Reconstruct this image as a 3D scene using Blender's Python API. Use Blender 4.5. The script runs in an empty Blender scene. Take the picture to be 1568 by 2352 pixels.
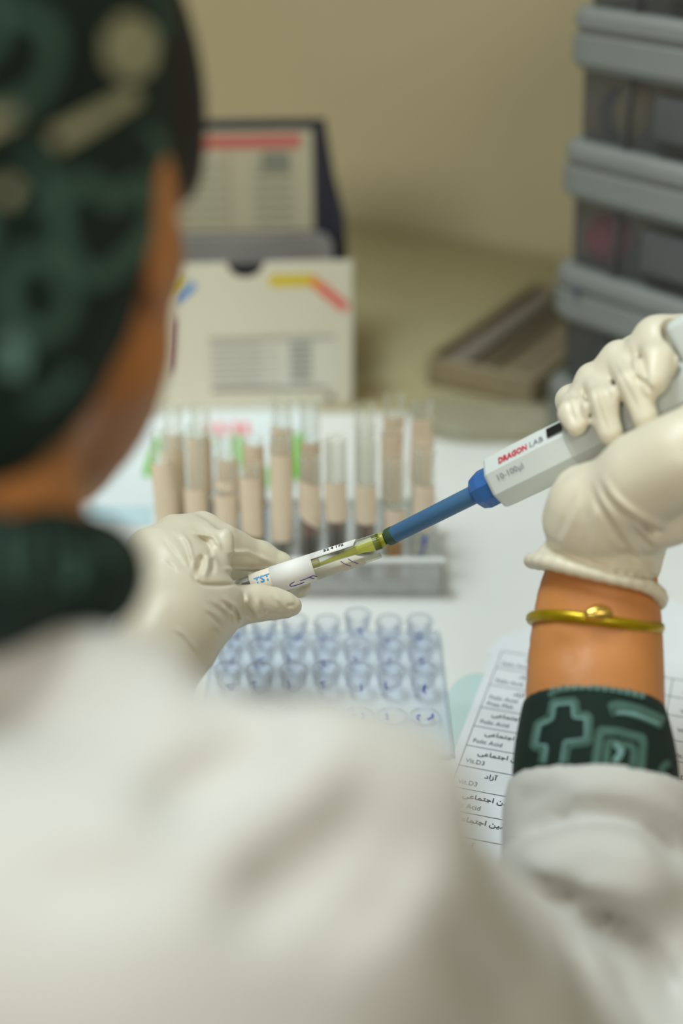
import bpy, bmesh, math, random
import numpy as np
from mathutils import Vector, Matrix
from mathutils.bvhtree import BVHTree

random.seed(7)
rng = np.random.RandomState(7)
SC = bpy.context.scene
COL = SC.collection

# ------------------------------------------------------------------ camera, light, exposure
CAMZ, PITCH, FPX = 1.21, math.radians(27.0), 3267.0
DESK = 0.75
cam_d = bpy.data.cameras.new('camera')
cam = bpy.data.objects.new('camera', cam_d); COL.objects.link(cam)
cam.location = (0, 0, CAMZ)
cam.rotation_euler = (math.pi / 2 - PITCH, 0, 0)
cam_d.sensor_fit = 'VERTICAL'; cam_d.sensor_height = 36.0; cam_d.sensor_width = 24.0
cam_d.lens = FPX / 2352 * 36.0
cam_d.clip_start = 0.02
cam_d.dof.use_dof = True; cam_d.dof.focus_distance = 0.715; cam_d.dof.aperture_fstop = 2.5
SC.camera = cam

world = bpy.data.worlds.new('world'); SC.world = world; world.use_nodes = True
world.node_tree.nodes['Background'].inputs[0].default_value = (1.0, 0.90, 0.66, 1)
world.node_tree.nodes['Background'].inputs[1].default_value = 0.14

def area(name, loc, target, size, power, color):
    l = bpy.data.lights.new(name, 'AREA'); l.shape = 'RECTANGLE'
    l.size, l.size_y = size; l.energy = power; l.color = color
    o = bpy.data.objects.new(name, l); COL.objects.link(o); o.location = loc
    o.rotation_euler = (Vector(target) - Vector(loc)).to_track_quat('-Z', 'Y').to_euler()
    return o
area('ceiling_or_added_light', (-0.60, 0.72, 2.95), (-0.1, 0.66, 0.8), (1.2, 0.5), 37, (0.86, 0.98, 1.0))
area('ceiling_or_added_light', (0.65, -1.5, 2.95), (0.1, 0.7, 0.8), (1.2, 0.6), 18, (1.0, 0.92, 0.76))
area('ceiling_or_added_light', (-1.5, -3.2, 2.8), (0.1, 1.0, 0.9), (1.5, 0.8), 54, (1.0, 0.96, 0.86))  # added light behind the camera, for upright fronts and the box shadow

vs = SC.view_settings
vs.view_transform = 'Standard'; vs.look = 'None'; vs.exposure = 0.10; vs.gamma = 1.0; vs.use_curve_mapping = False
SC.cycles.transparent_max_bounces = 32
SC.cycles.max_bounces = 10

# ------------------------------------------------------------------ helpers: space
CF = Vector((0, math.cos(PITCH), -math.sin(PITCH))); CU = Vector((0, math.sin(PITCH), math.cos(PITCH))); CR = Vector((1, 0, 0))
CO = Vector((0, 0, CAMZ))
def P(px, py, d):
    """a point of the room: photograph column and row at a measured distance along the optical axis"""
    return CO + d * (CF + CR * ((px - 784) / FPX) + CU * ((1176 - py) / FPX))
def D(px, py, z=DESK):
    v = CF + CR * ((px - 784) / FPX) + CU * ((1176 - py) / FPX)
    return CO + v * ((z - CAMZ) / v.z)
def R(rpx, d): return rpx * d / FPX

# ------------------------------------------------------------------ helpers: materials
def lin(c):
    return tuple(((v / 255 + 0.055) / 1.055) ** 2.4 if v > 10.3 else v / 255 / 12.92 for v in c) + (1.0,)
MATS = {}
def mat(name, col, rough=0.5, noise=0.0, nscale=60, bump=0.0, bscale=200, spec=0.5, metal=0.0, sss=0.0, trans=0.0, ior=1.45, coat=0.0, sheen=0.0, sssr=(1.0, .5, .25)):
    if name in MATS: return MATS[name]
    m = bpy.data.materials.new(name); m.use_nodes = True
    nt = m.node_tree; b = nt.nodes['Principled BSDF']
    c = lin(col)
    b.inputs['Base Color'].default_value = c
    b.inputs['Roughness'].default_value = rough
    b.inputs['Specular IOR Level'].default_value = spec
    b.inputs['Metallic'].default_value = metal
    b.inputs['IOR'].default_value = ior
    b.inputs['Transmission Weight'].default_value = trans
    b.inputs['Coat Weight'].default_value = coat
    b.inputs['Sheen Weight'].default_value = sheen
    if sss:
        b.inputs['Subsurface Weight'].default_value = sss
        b.inputs['Subsurface Radius'].default_value = sssr
        b.inputs['Subsurface Scale'].default_value = 0.004
    tc = nt.nodes.new('ShaderNodeTexCoord')
    if noise:
        n = nt.nodes.new('ShaderNodeTexNoise'); n.inputs['Scale'].default_value = nscale; n.inputs['Detail'].default_value = 3
        r = nt.nodes.new('ShaderNodeValToRGB')
        r.color_ramp.elements[0].position = 0.3; r.color_ramp.elements[1].position = 0.7
        r.color_ramp.elements[0].color = tuple(v * (1 - noise) for v in c[:3]) + (1,)
        r.color_ramp.elements[1].color = tuple(min(1, v * (1 + noise)) for v in c[:3]) + (1,)
        nt.links.new(tc.outputs['Object'], n.inputs['Vector']); nt.links.new(n.outputs['Fac'], r.inputs['Fac'])
        nt.links.new(r.outputs['Color'], b.inputs['Base Color'])
    if bump:
        n2 = nt.nodes.new('ShaderNodeTexNoise'); n2.inputs['Scale'].default_value = bscale; n2.inputs['Detail'].default_value = 4
        bp = nt.nodes.new('ShaderNodeBump'); bp.inputs['Strength'].default_value = bump; bp.inputs['Distance'].default_value = 0.001
        nt.links.new(tc.outputs['Object'], n2.inputs['Vector']); nt.links.new(n2.outputs['Fac'], bp.inputs['Height'])
        nt.links.new(bp.outputs['Normal'], b.inputs['Normal'])
    MATS[name] = m
    return m
def clear(name, tint, body=0.05, rough=0.05, edge=0.55, bodycol=None):
    """thin clear plastic or glass: mostly see-through, glossy and denser towards grazing edges (Fresnel)"""
    if name in MATS: return MATS[name]
    m = bpy.data.materials.new(name); m.use_nodes = True
    nt = m.node_tree; nt.nodes.clear()
    out = nt.nodes.new('ShaderNodeOutputMaterial')
    tr = nt.nodes.new('ShaderNodeBsdfTransparent'); tr.inputs[0].default_value = lin(tint)
    pr = nt.nodes.new('ShaderNodeBsdfPrincipled'); pr.inputs['Base Color'].default_value = lin(bodycol or tint)
    pr.inputs['Roughness'].default_value = rough
    fr = nt.nodes.new('ShaderNodeFresnel'); fr.inputs['IOR'].default_value = 1.5
    mp = nt.nodes.new('ShaderNodeMapRange'); mp.inputs['From Min'].default_value = 0.04; mp.inputs['From Max'].default_value = 0.6
    mp.inputs['To Min'].default_value = body; mp.inputs['To Max'].default_value = edge
    mx = nt.nodes.new('ShaderNodeMixShader')
    nt.links.new(fr.outputs[0], mp.inputs['Value']); nt.links.new(mp.outputs['Result'], mx.inputs[0])
    nt.links.new(tr.outputs[0], mx.inputs[1]); nt.links.new(pr.outputs[0], mx.inputs[2]); nt.links.new(mx.outputs[0], out.inputs[0])
    MATS[name] = m
    return m

# ------------------------------------------------------------------ helpers: objects
def link(name, me, m=None, parent=None):
    o = bpy.data.objects.new(name, me); COL.objects.link(o)
    if m is not None and not me.materials: me.materials.append(m)
    if parent is not None:
        o.parent = parent
        o.matrix_parent_inverse = parent.matrix_basis.inverted() if not PARENT_LOCAL else Matrix()
    return o
PARENT_LOCAL = False
def tag(o, label, cat, group=None, kind=None):
    if label: o['label'] = label
    if cat: o['category'] = cat
    if group: o['group'] = group
    if kind: o['kind'] = kind
    return o
def empty(name, loc, label, cat, group=None):
    o = bpy.data.objects.new(name, None); COL.objects.link(o); o.location = loc; o.empty_display_size = 0.02
    return tag(o, label, cat, group)
def mesh(name, v, f, smooth=False):
    me = bpy.data.meshes.new(name); me.from_pydata([tuple(p) for p in v], [], f); me.update()
    if smooth: me.polygons.foreach_set('use_smooth', [True] * len(me.polygons))
    return me
def frame(o, x, y, z):
    M = Matrix.Identity(4)
    for i, a in enumerate((x, y, z)):
        a = Vector(a)
        for j in range(3): M[j][i] = a[j]
    for j in range(3): M[j][3] = o[j]
    return M
def box_me(name, lo, hi, bev=0.0, seg=2, M=None):
    bm = bmesh.new(); bmesh.ops.create_cube(bm, size=1)
    lo, hi = Vector(lo), Vector(hi)
    for v in bm.verts: v.co = Vector([(lo[i] + hi[i]) / 2 + v.co[i] * (hi[i] - lo[i]) for i in range(3)])
    if bev: bmesh.ops.bevel(bm, geom=bm.edges[:], offset=bev, segments=seg, affect='EDGES', profile=0.5)
    if M is not None: bm.transform(M)
    me = bpy.data.meshes.new(name); bm.to_mesh(me); bm.free()
    if bev:
        me.polygons.foreach_set('use_smooth', [True] * len(me.polygons))
        try: me.set_sharp_from_angle(angle=math.radians(40))
        except Exception: pass
    return me
def lathe_me(name, prof, seg=32, M=None, sharp=40):
    """prof: (radius, height) pairs, revolved about +Z"""
    v, f = [], []
    n = len(prof)
    for r, z in prof:
        for i in range(seg):
            a = 2 * math.pi * i / seg; v.append((r * math.cos(a), r * math.sin(a), z))
    for k in range(n - 1):
        for i in range(seg):
            j = (i + 1) % seg
            f.append((k * seg + i, k * seg + j, (k + 1) * seg + j, (k + 1) * seg + i))
    if M is not None: v = [M @ Vector(p) for p in v]
    me = mesh(name, v, f, True)
    bm = bmesh.new(); bm.from_mesh(me); bmesh.ops.remove_doubles(bm, verts=bm.verts, dist=1e-6); bmesh.ops.recalc_face_normals(bm, faces=bm.faces); bm.to_mesh(me); bm.free()
    try: me.set_sharp_from_angle(angle=math.radians(sharp))
    except Exception: pass
    return me
def prism_me(name, poly, z0, z1, M=None, bev=0.0):
    bm = bmesh.new()
    b = [bm.verts.new((x, y, z0)) for x, y in poly]; t = [bm.verts.new((x, y, z1)) for x, y in poly]
    bm.faces.new(list(reversed(b))); bm.faces.new(t)
    n = len(poly)
    for i in range(n): bm.faces.new((b[i], b[(i + 1) % n], t[(i + 1) % n], t[i]))
    bmesh.ops.recalc_face_normals(bm, faces=bm.faces)
    if bev: bmesh.ops.bevel(bm, geom=bm.edges[:], offset=bev, segments=2, affect='EDGES', profile=0.5)
    if M is not None: bm.transform(M)
    me = bpy.data.meshes.new(name); bm.to_mesh(me); bm.free()
    return me
def tube_me(name, pts, rad, seg=10, closed=False, flat=1.0):
    """a tube along points; rad a number or list"""
    pts = [Vector(p) for p in pts]; n = len(pts)
    rad = [rad] * n if not hasattr(rad, '__len__') else rad
    v, f = [], []
    up = None
    for i in range(n):
        a = pts[(i - 1) % n] if closed or i > 0 else pts[0]
        b = pts[(i + 1) % n] if closed or i < n - 1 else pts[-1]
        t = (b - a).normalized()
        if up is None:
            up = t.orthogonal().normalized()
        up = (up - t * up.dot(t)).normalized(); s = t.cross(up)
        for k in range(seg):
            an = 2 * math.pi * k / seg
            v.append(pts[i] + (up * math.cos(an) + s * math.sin(an)) * rad[i])
    for i in range(n if closed else n - 1):
        for k in range(seg):
            j = (i + 1) % n; l = (k + 1) % seg
            f.append((i * seg + k, i * seg + l, j * seg + l, j * seg + k))
    if not closed:
        f.append(tuple(range(seg - 1, -1, -1))); f.append(tuple((n - 1) * seg + k for k in range(seg)))
    return mesh(name, v, f, True)
def spline(pts, n):
    """Catmull-Rom through points (any dimension)"""
    p = [np.array(q, float) for q in pts]; p = [2 * p[0] - p[1]] + p + [2 * p[-1] - p[-2]]
    out = []
    m = len(p) - 3
    for i in range(n):
        t = i / (n - 1) * m; k = min(int(t), m - 1); t -= k
        a, b, c, d = p[k:k + 4]
        out.append(0.5 * (2 * b + (c - a) * t + (2 * a - 5 * b + 4 * c - d) * t * t + (3 * b - a - 3 * c + d) * t ** 3))
    return out
TXT = {}
def text_me(s, bold=0.0):
    """flat lettering as a mesh, cap height about 0.73, baseline at y = 0"""
    k = (s, bold)
    if k not in TXT:
        cu = bpy.data.curves.new('lettering', 'FONT'); cu.body = s; cu.size = 1.0; cu.offset = bold; cu.resolution_u = 2
        o = bpy.data.objects.new('lettering_tmp', cu); COL.objects.link(o)
        dg = bpy.context.evaluated_depsgraph_get()
        me = bpy.data.meshes.new_from_object(o.evaluated_get(dg))
        bpy.data.objects.remove(o); bpy.data.curves.remove(cu)
        TXT[k] = ([tuple(v.co) for v in me.vertices], [tuple(p.vertices) for p in me.polygons])
        bpy.data.meshes.remove(me)
    return TXT[k]
def text_on(name, s, size, M, m, parent, bold=0.0, stretch=1.0):
    v, f = text_me(s, bold)
    me = mesh(name, [M @ Vector((x * size * stretch, y * size, 0)) for x, y, z in v], f)
    return link(name, me, m, parent)

# ------------------------------------------------------------------ helpers: sculpted surfaces (distance fields -> mesh)
class Field:
    def __init__(s): s.ops = []; s.lo = np.full(3, 1e9); s.hi = np.full(3, -1e9)
    def _grow(s, c, r): s.lo = np.minimum(s.lo, np.array(c) - r); s.hi = np.maximum(s.hi, np.array(c) + r)
    def cone(s, a, b, ra, rb, k=0.004, op='u'):
        a, b = np.array(a, float), np.array(b, float)
        if op == 'u': s._grow(a, ra + 0.003); s._grow(b, rb + 0.003)
        s.ops.append((op, 'c', (a, b, ra, rb), k)); return s
    def chain(s, pts, k=0.004, op='u'):
        """pts of (px, py, depth, radius in px)"""
        q = [(P(x, y, d), R(r, d)) for x, y, d, r in pts]
        if len(q) == 1: return s.cone(q[0][0], q[0][0] + Vector((0, 0, 1e-5)), q[0][1], q[0][1], k, op)
        for (a, ra), (b, rb) in zip(q[:-1], q[1:]): s.cone(a, b, ra, rb, k, op)
        return s
    def ell(s, c, rad, rot=None, k=0.006, op='u'):
        rot = np.eye(3) if rot is None else np.array(rot)
        if op == 'u': s._grow(c, max(rad) + 0.003)
        s.ops.append((op, 'e', (np.array(c, float), np.array(rad, float), rot), k)); return s
    def groove(s, pts, w, amp):
        """pts of (px,py,depth): a crease (amp > 0) or a raised fold (amp < 0) in the surface along the line"""
        q = np.array([tuple(P(*p)) for p in pts]); s.ops.append(('g', 'p', q, (w, amp))); return s
    def fold(s, pts, w, amp, d0, d1):
        """a thin crease (amp > 0) or ridge (amp < 0) of the surface facing the room side; pts px, w px, within a depth range"""
        s.ops.append(('g', 'q', (np.array(pts, float), d0, d1), (w, amp))); return s
    def sub(s, f, k):
        s.lo = np.minimum(s.lo, f.lo); s.hi = np.maximum(s.hi, f.hi); s.ops.append(('u', 'f', f, k)); return s
    def plane(s, c, n, k=0.002):
        n = np.array(n, float); n /= np.linalg.norm(n); s.ops.append(('i', 'h', (np.array(c, float), n), k)); return s
    def __call__(s, X):
        d = np.full(len(X), 1.0)
        uv = dep = None
        C = X.mean(0); CRD = float(np.sqrt(((X - C) ** 2).sum(1).max()))
        for op, t, a, k in s.ops:
            if t == 'c':
                p, q, ra, rb = a; v = q - p
                h0 = min(1, max(0, float((C - p) @ v / (v @ v)))); near = np.linalg.norm(C - p - h0 * v) - CRD - max(ra, rb)
                if op == 'u' and near > d.max() + k: continue
                if op == 's' and near > k - d.min(): continue
                h = np.clip(((X - p) @ v) / (v @ v), 0, 1)
                e = np.sqrt((((X - p) - h[:, None] * v) ** 2).sum(1)) - (ra + h * (rb - ra))
            elif t == 'e':
                c, r, rot = a
                if op == 'u' and (np.linalg.norm(C - c) - CRD - r.max()) * .5 > d.max() + k: continue
                L = (X - c) @ rot
                k0 = np.sqrt(((L / r) ** 2).sum(1)); k1 = np.sqrt(((L / r ** 2) ** 2).sum(1)) + 1e-9
                e = k0 * (k0 - 1) / k1
            elif t == 'h':
                e = (X - a[0]) @ a[1]
            elif t == 'f':
                e = a(X)
            elif t == 'q':
                (pl, d0, d1), (w, amp) = a, k
                if uv is None:
                    V = X - np.array(CO); dep = V @ np.array(CF)
                    uv = np.stack([784 + FPX * (V @ np.array(CR)) / dep, 1176 - FPX * (V @ np.array(CU)) / dep], 1)
                    ulo, uhi, dlo, dhi = uv.min(0), uv.max(0), dep.min(), dep.max()
                if dhi < d0 or dlo > d1: continue
                if (uhi < pl.min(0) - 3 * w).any() or (ulo > pl.max(0) + 3 * w).any(): continue
                best = np.full(len(X), 1e9); tt = np.zeros(len(X)); m = len(pl) - 1
                for i in range(m):
                    v = pl[i + 1] - pl[i]; h = np.clip(((uv - pl[i]) @ v) / (v @ v), 0, 1)
                    q2 = ((uv - pl[i] - h[:, None] * v) ** 2).sum(1); c_ = q2 < best
                    best[c_] = q2[c_]; tt[c_] = ((i + h) / m)[c_]
                tp = np.clip(np.minimum(tt, 1 - tt) * 4 + .08, 0, 1)
                d = d + amp * tp * np.exp(-best / (w * w)) * ((dep > d0) & (dep < d1)); continue
            elif t == 'p':
                w, amp = k; best = np.full(len(X), 1e9)
                if np.sqrt(((a - C) ** 2).sum(1)).min() - CRD - np.sqrt(((a[1:] - a[:-1]) ** 2).sum(1)).max() > 4 * w: continue
                m = len(a)
                for i in range(m - 1):
                    v = a[i + 1] - a[i]; h = np.clip(((X - a[i]) @ v) / (v @ v), 0, 1)
                    best = np.minimum(best, ((X - a[i] - h[:, None] * v) ** 2).sum(1))
                d = d + amp * np.exp(-best / (w * w)); continue
            if op == 'u':
                h = np.clip(0.5 + 0.5 * (d - e) / k, 0, 1); d = d + h * (e - d) - k * h * (1 - h)
            elif op == 's':
                h = np.clip(0.5 - 0.5 * (d + e) / k, 0, 1); d = d + h * (-e - d) + k * h * (1 - h)
            elif op == 'i':
                h = np.clip(0.5 - 0.5 * (d - e) / k, 0, 1); d = d + h * (e - d) + k * h * (1 - h)
        return d
    def me(s, name, h, extra=0.0):
        B = 8
        lo = s.lo - 2 * h; n = np.ceil((s.hi - lo + 3 * h) / h / B).astype(int)
        bc = np.stack(np.meshgrid(*[np.arange(q) for q in n], indexing='ij'), -1).reshape(-1, 3)
        cd = np.concatenate([s(c) for c in np.array_split(lo + (bc * B + B / 2) * h, max(1, len(bc) // 100000))])
        G = n * B
        F_ = np.empty(tuple(G), np.float32)
        Fb = F_.reshape(n[0], B, n[1], B, n[2], B)
        Fb[:] = np.sign(cd).reshape(n[0], 1, n[1], 1, n[2], 1)
        act = bc[np.abs(cd) < B * h * 1.25 + extra]
        g4 = act // 3; act = act[np.lexsort((g4[:, 2], g4[:, 1], g4[:, 0]))]
        off = np.stack(np.meshgrid(*[np.arange(B)] * 3, indexing='ij'), -1).reshape(-1, 3)
        for ch in np.array_split(act, max(1, len(act) // 20)):
            if not len(ch): continue
            g = (ch[:, None, :] * B + off[None]).reshape(-1, 3)
            F_[g[:, 0], g[:, 1], g[:, 2]] = s(lo + g * h)
        return nets(name, F_, lo, h)
def nets(name, F_, lo, h):
    I = F_ < 0
    cnt = np.zeros(tuple(np.array(F_.shape) - 1), np.int8)
    cor = [(i, j, k) for i in (0, 1) for j in (0, 1) for k in (0, 1)]
    sh = cnt.shape
    for i, j, k in cor: cnt += I[i:i + sh[0], j:j + sh[1], k:k + sh[2]]
    cells = np.argwhere((cnt > 0) & (cnt < 8))
    idx = np.full(sh, -1, np.int32); idx[cells[:, 0], cells[:, 1], cells[:, 2]] = np.arange(len(cells))
    val = np.stack([F_[cells[:, 0] + i, cells[:, 1] + j, cells[:, 2] + k] for i, j, k in cor], 1).astype(float)
    C = np.array(cor, float)
    acc = np.zeros((len(cells), 3)); num = np.zeros(len(cells))
    for a in range(8):
        for b in range(a + 1, 8):
            if abs(C[a] - C[b]).sum() != 1: continue
            va, vb = val[:, a], val[:, b]; m = (va < 0) != (vb < 0)
            t = np.where(m, va / np.where(m, va - vb, 1), 0)
            acc += np.where(m[:, None], C[a] + t[:, None] * (C[b] - C[a]), 0); num += m
    V = lo + (cells + acc / num[:, None]) * h
    Q = []
    for ax in range(3):
        o1, o2 = (ax + 1) % 3, (ax + 2) % 3
        sl0 = [slice(None)] * 3; sl1 = [slice(None)] * 3
        sl0[ax] = slice(0, -1); sl1[ax] = slice(1, None)
        A, Bq = I[tuple(sl0)], I[tuple(sl1)]
        e = np.argwhere(A != Bq)
        e = e[(e[:, o1] > 0) & (e[:, o2] > 0) & (e[:, o1] < sh[o1]) & (e[:, o2] < sh[o2])]
        s_ = A[e[:, 0], e[:, 1], e[:, 2]]
        def c(d1, d2):
            q = e.copy(); q[:, o1] += d1; q[:, o2] += d2; return idx[q[:, 0], q[:, 1], q[:, 2]]
        q = np.stack([c(-1, -1), c(0, -1), c(0, 0), c(-1, 0)], 1)
        q[~s_] = q[~s_][:, ::-1]
        Q.append(q)
    Q = np.concatenate(Q); Q = Q[(Q >= 0).all(1)]
    me = bpy.data.meshes.new(name)
    me.vertices.add(len(V)); me.vertices.foreach_set('co', V.astype(np.float32).ravel())
    me.loops.add(len(Q) * 4); me.loops.foreach_set('vertex_index', Q.astype(np.int32).ravel())
    me.polygons.add(len(Q)); me.polygons.foreach_set('loop_start', np.arange(len(Q), dtype=np.int32) * 4)
    me.polygons.foreach_set('loop_total', np.full(len(Q), 4, np.int32)) if False else None
    me.update(calc_edges=True); me.validate()
    me.polygons.foreach_set('use_smooth', [True] * len(me.polygons))
    return me
def bvh_of(me):
    return BVHTree.FromPolygons([v.co for v in me.vertices], [tuple(p.vertices) for p in me.polygons])
def print_on(name, bvh, pts, width, m, parent, closed=False, n=None, off=0.0005, src=None, smooth=True):
    """a printed band lying on a cloth surface: pts are photograph pixels, width in px, cast from src on to the cloth"""
    src = src or CO
    if closed: pts = list(pts) + [pts[0]]
    n = n or 14 * len(pts)
    c = spline(pts, n) if smooth else [np.array(pts[i]) * (1 - t) + np.array(pts[i + 1]) * t for i in range(len(pts) - 1) for t in np.linspace(0, 1, 10)]
    n = len(c)
    rows = []
    K = 5
    for i in range(n):
        a, b = np.array(c[max(0, i - 1)][:2]), np.array(c[min(n - 1, i + 1)][:2])
        t = (b - a) / (np.linalg.norm(b - a) + 1e-9); s = np.array((-t[1], t[0]))
        w = width if not hasattr(width, '__len__') else width[0] + (width[1] - width[0]) * i / n
        row = []
        for k in range(K):
            q = np.array(c[i][:2]) + s * w * (k / (K - 1) - 0.5)
            dr = (P(q[0], q[1], 1) - CO).normalized()
            h = bvh.ray_cast(CO, dr)
            row.append(None if h[0] is None else h[0] + h[1] * (off if h[1].dot(dr) < 0 else -off))
        rows.append(row)
    v, f, ix = [], [], {}
    for i in range(n):
        for k in range(K):
            if rows[i][k] is not None: ix[i, k] = len(v); v.append(rows[i][k])
    for i in range(n - 1):
        for k in range(K - 1):
            q = [(i, k), (i, k + 1), (i + 1, k + 1), (i + 1, k)]
            if all(z in ix for z in q):
                p = [v[ix[z]] for z in q]
                if max((p[0] - p[2]).length, (p[1] - p[3]).length) < 0.02: f.append([ix[z] for z in q])
    return link(name, mesh(name, v, f, True), m, parent)

# ------------------------------------------------------------------ materials
M_WALL = mat('cream_wall_paint', (212, 205, 174), 0.7, 0.03, 3, 0.1, 80)
M_DESK = mat('white_laminate', (230, 231, 228), 0.35, 0.02, 8)
M_FLOOR = mat('grey_floor', (150, 146, 136), 0.5, 0.08, 4)
M_COAT = mat('white_cotton_coat', (200, 199, 194), 0.85, 0.02, 30, 0.15, 900, sheen=0.2)
M_GREEN = mat('dark_green_cotton', (8, 34, 27), 0.85, 0.25, 25, 0.15, 700)
M_PRINT = mat('pale_teal_print', (112, 150, 146), 0.85, 0.15, 120)
M_PRINT2 = mat('dull_teal_print', (68, 100, 90), 0.85, 0.15, 120)
M_PRINT3 = mat('cream_print', (172, 172, 142), 0.85, 0.1, 120)
M_SKIN = mat('warm_brown_skin', (198, 132, 74), 0.5, 0.06, 40, 0.15, 500, sss=0.12)
M_HAIR = mat('black_hair', (14, 12, 10), 0.5)
M_GLOVE = mat('cream_latex', (219, 212, 191), 0.40, 0.035, 60, 0.12, 260, sss=0.15, sssr=(1, .85, .55))
M_GREY = mat('grey_storage_plastic', (126, 131, 128), 0.45, 0.04, 20)
M_BOXW = mat('cream_card', (214, 210, 190), 0.6, 0.02, 20)
M_NAVY = mat('navy_card', (22, 25, 40), 0.5, 0.1, 30)
M_PAPER = mat('white_paper', (228, 232, 236), 0.75, 0.01, 30)
M_INK = mat('dark_ink', (60, 62, 74), 0.7)
M_INKG = mat('grey_ink', (112, 116, 128), 0.7)
M_BLUEPEN = mat('blue_pen_ink', (48, 72, 200), 0.5)
M_BLUEP = mat('dull_blue_plastic', (66, 108, 148), 0.42, 0.05, 60)
M_BLUEN = mat('blue_nut_plastic', (52, 102, 168), 0.4)
M_PIPE = mat('pale_grey_plastic', (206, 214, 212), 0.4, 0.02, 40)
M_PIPED = mat('grey_plastic_panel', (186, 192, 188), 0.45)
M_BLACK = mat('black_plastic', (16, 16, 15), 0.4)
M_RED = mat('red_print', (200, 40, 62), 0.5)
M_GLASS = clear('clear_tube_glass', (254, 254, 253), 0.06, 0.08, 0.30, (242, 245, 238))
M_CUP = clear('clear_cup_plastic', (252, 253, 255), 0.06, 0.08, 0.52, (236, 241, 248))
M_FROST = clear('frosted_plastic', (252, 252, 252), 0.34, 0.3, 0.5, (240, 243, 243))
M_TRAY = clear('clear_tray_plastic', (250, 252, 254), 0.22, 0.25, 0.6, (236, 241, 245))
M_DRAWER = clear('smoky_drawer_plastic', (206, 206, 204), 0.30, 0.3, 0.6, (128, 130, 132))
M_BLOOD = mat('dark_blood', (40, 14, 14), 0.3)
M_BLOODT = mat('red_brown_cells', (120, 58, 30), 0.35)
M_SERUM = mat('amber_serum', (206, 146, 24), 0.25)
M_SERUMG = mat('olive_serum', (150, 132, 30), 0.3)
M_LABEL = mat('peach_paper_label', (246, 228, 204), 0.7, 0.02, 200)

# ------------------------------------------------------------------ setting
wa, wb = D(796, 507), D(1269, 586)                 # where the wall meets the desk top
wx = (wb - wa).normalized(); wn = Vector((-wx.y, wx.x, 0))      # along the wall; into the wall
WM = frame(Vector((wa.x, wa.y, 0)), wx, wn, (0, 0, 1))
o = link('wall_back', box_me('wall_back', (-2.4, 0, 0), (2.0, 0.1, 2.9), 0, 1, WM), M_WALL); tag(o, 'cream painted wall behind the desk', None, kind='structure')
fl = [(-2.6, -3.6), (2.6, -3.6), (2.6, 0.1), tuple((WM @ Vector((2.0, 0, 0)))[:2]), tuple((WM @ Vector((-2.4, 0, 0)))[:2]), (-2.6, 2.4)]
o = link('floor', prism_me('floor', fl, -0.05, 0), M_FLOOR); tag(o, 'grey floor under the desk', None, kind='structure')
desk = empty('lab_desk', (0, 0.95, 0), 'white laminate laboratory desk against the cream wall', 'desk')
def on_wall(x, back=.002):
    t_ = (x - wa.x) / wx.x; return wa.y + wx.y * t_ - back / abs(wn.y)
link('worktop', prism_me('worktop', [(-1.1, .488), (.47, .488), (.47, 1.085), (-1.1, 1.085)], DESK - .03, DESK, None, .002), M_DESK, desk)
o = link('added_trim_1', prism_me('added_trim_1', [(-1.1, 1.0865), (.47, 1.0865), (.47, on_wall(.47)), (-1.1, on_wall(-1.1))], DESK - .06, DESK, None, .002), mat('ledge_tan', (178, 169, 132), .5, .05, 12)); tag(o, 'added tan ledge behind the white desk, darkening its back', None, kind='structure')  # added ledge whose tan colour darkens the area behind the worktop
for x in (-1.05, .40):
    for y in (0.56, 1.02):
        link('leg', box_me('leg', (x, y, 0), (x + 0.05, y + 0.05, DESK - 0.03), 0.003), M_GREY, desk)
link('apron', box_me('apron', (-1.0, 0.58, DESK - 0.12), (.40, 0.60, DESK - 0.03)), M_DESK, desk)
shelf = empty('added_shelf', WM @ Vector((0, -.2, 1.56)), 'added cream shelf above the desk, out of view, shading its back', 'shelf')  # unseen shelf, added to keep ceiling light off the back of the desk
link('board', box_me('board', (-1.2, -.56, 1.56), (0.9, -.001, 1.585), .003, 2, WM), M_WALL, shelf)
for x in (-1.0, -.1, .8): link('bracket', prism_me('bracket', [(0, 0), (-.30, 0), (0, -.16)], x - .006, x + .006, WM @ frame((0, -.001, 1.56), (0, 1, 0), (0, 0, 1), (1, 0, 0))), M_GREY, shelf)

# ------------------------------------------------------------------ storage drawers
fd = Vector((0.63, -0.78, 0)).normalized()         # along the front, far-left corner to near-right
fn = Vector((-0.78, -0.63, 0)).normalized()        # out of the front, towards the room
c0 = Vector((0.155, 1.05, DESK))
UM = frame(c0, fd, -fn, (0, 0, 1))                 # local x along front, y into the unit, z up
unit = empty('storage_drawer_unit', c0 + (fd * .15 - fn * .12), 'tall grey plastic storage drawer tower with smoky see-through drawers on the desk', 'drawer unit')
def rounded(w, d, r, inset=0.0, n=5):
    pts = []
    for cx, cy, a0 in ((w - r, r, -90), (w - r, d - r, 0), (r, d - r, 90), (r, r, 180)):
        for i in range(n + 1):
            a = math.radians(a0 + 90 * i / n); rr = r - inset
            pts.append((cx + rr * math.cos(a), cy + rr * math.sin(a)))
    return pts
WD, DP = 0.30, 0.25
tops = [0.797, 0.889, 0.982, 1.074, 1.166, 1.258]
def ring_me(name, stations, w, d, r):
    """closed rounded frame lofted through (inset, z) stations"""
    v, f = [], []
    rows = [[(x, y, z) for x, y in rounded(w, d, r, ins)] for ins, z in stations]
    n = len(rows[0])
    for q in rows: v += q
    for k in range(len(rows) - 1):
        for i in range(n):
            j = (i + 1) % n; f.append((k * n + i, k * n + j, (k + 1) * n + j, (k + 1) * n + i))
    f.append(tuple(reversed(range(n)))); f.append(tuple(range((len(rows) - 1) * n, len(rows) * n)))
    me = mesh(name, [UM @ Vector(p) for p in v], f, True)
    me.set_sharp_from_angle(angle=math.radians(35))
    return me
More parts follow.
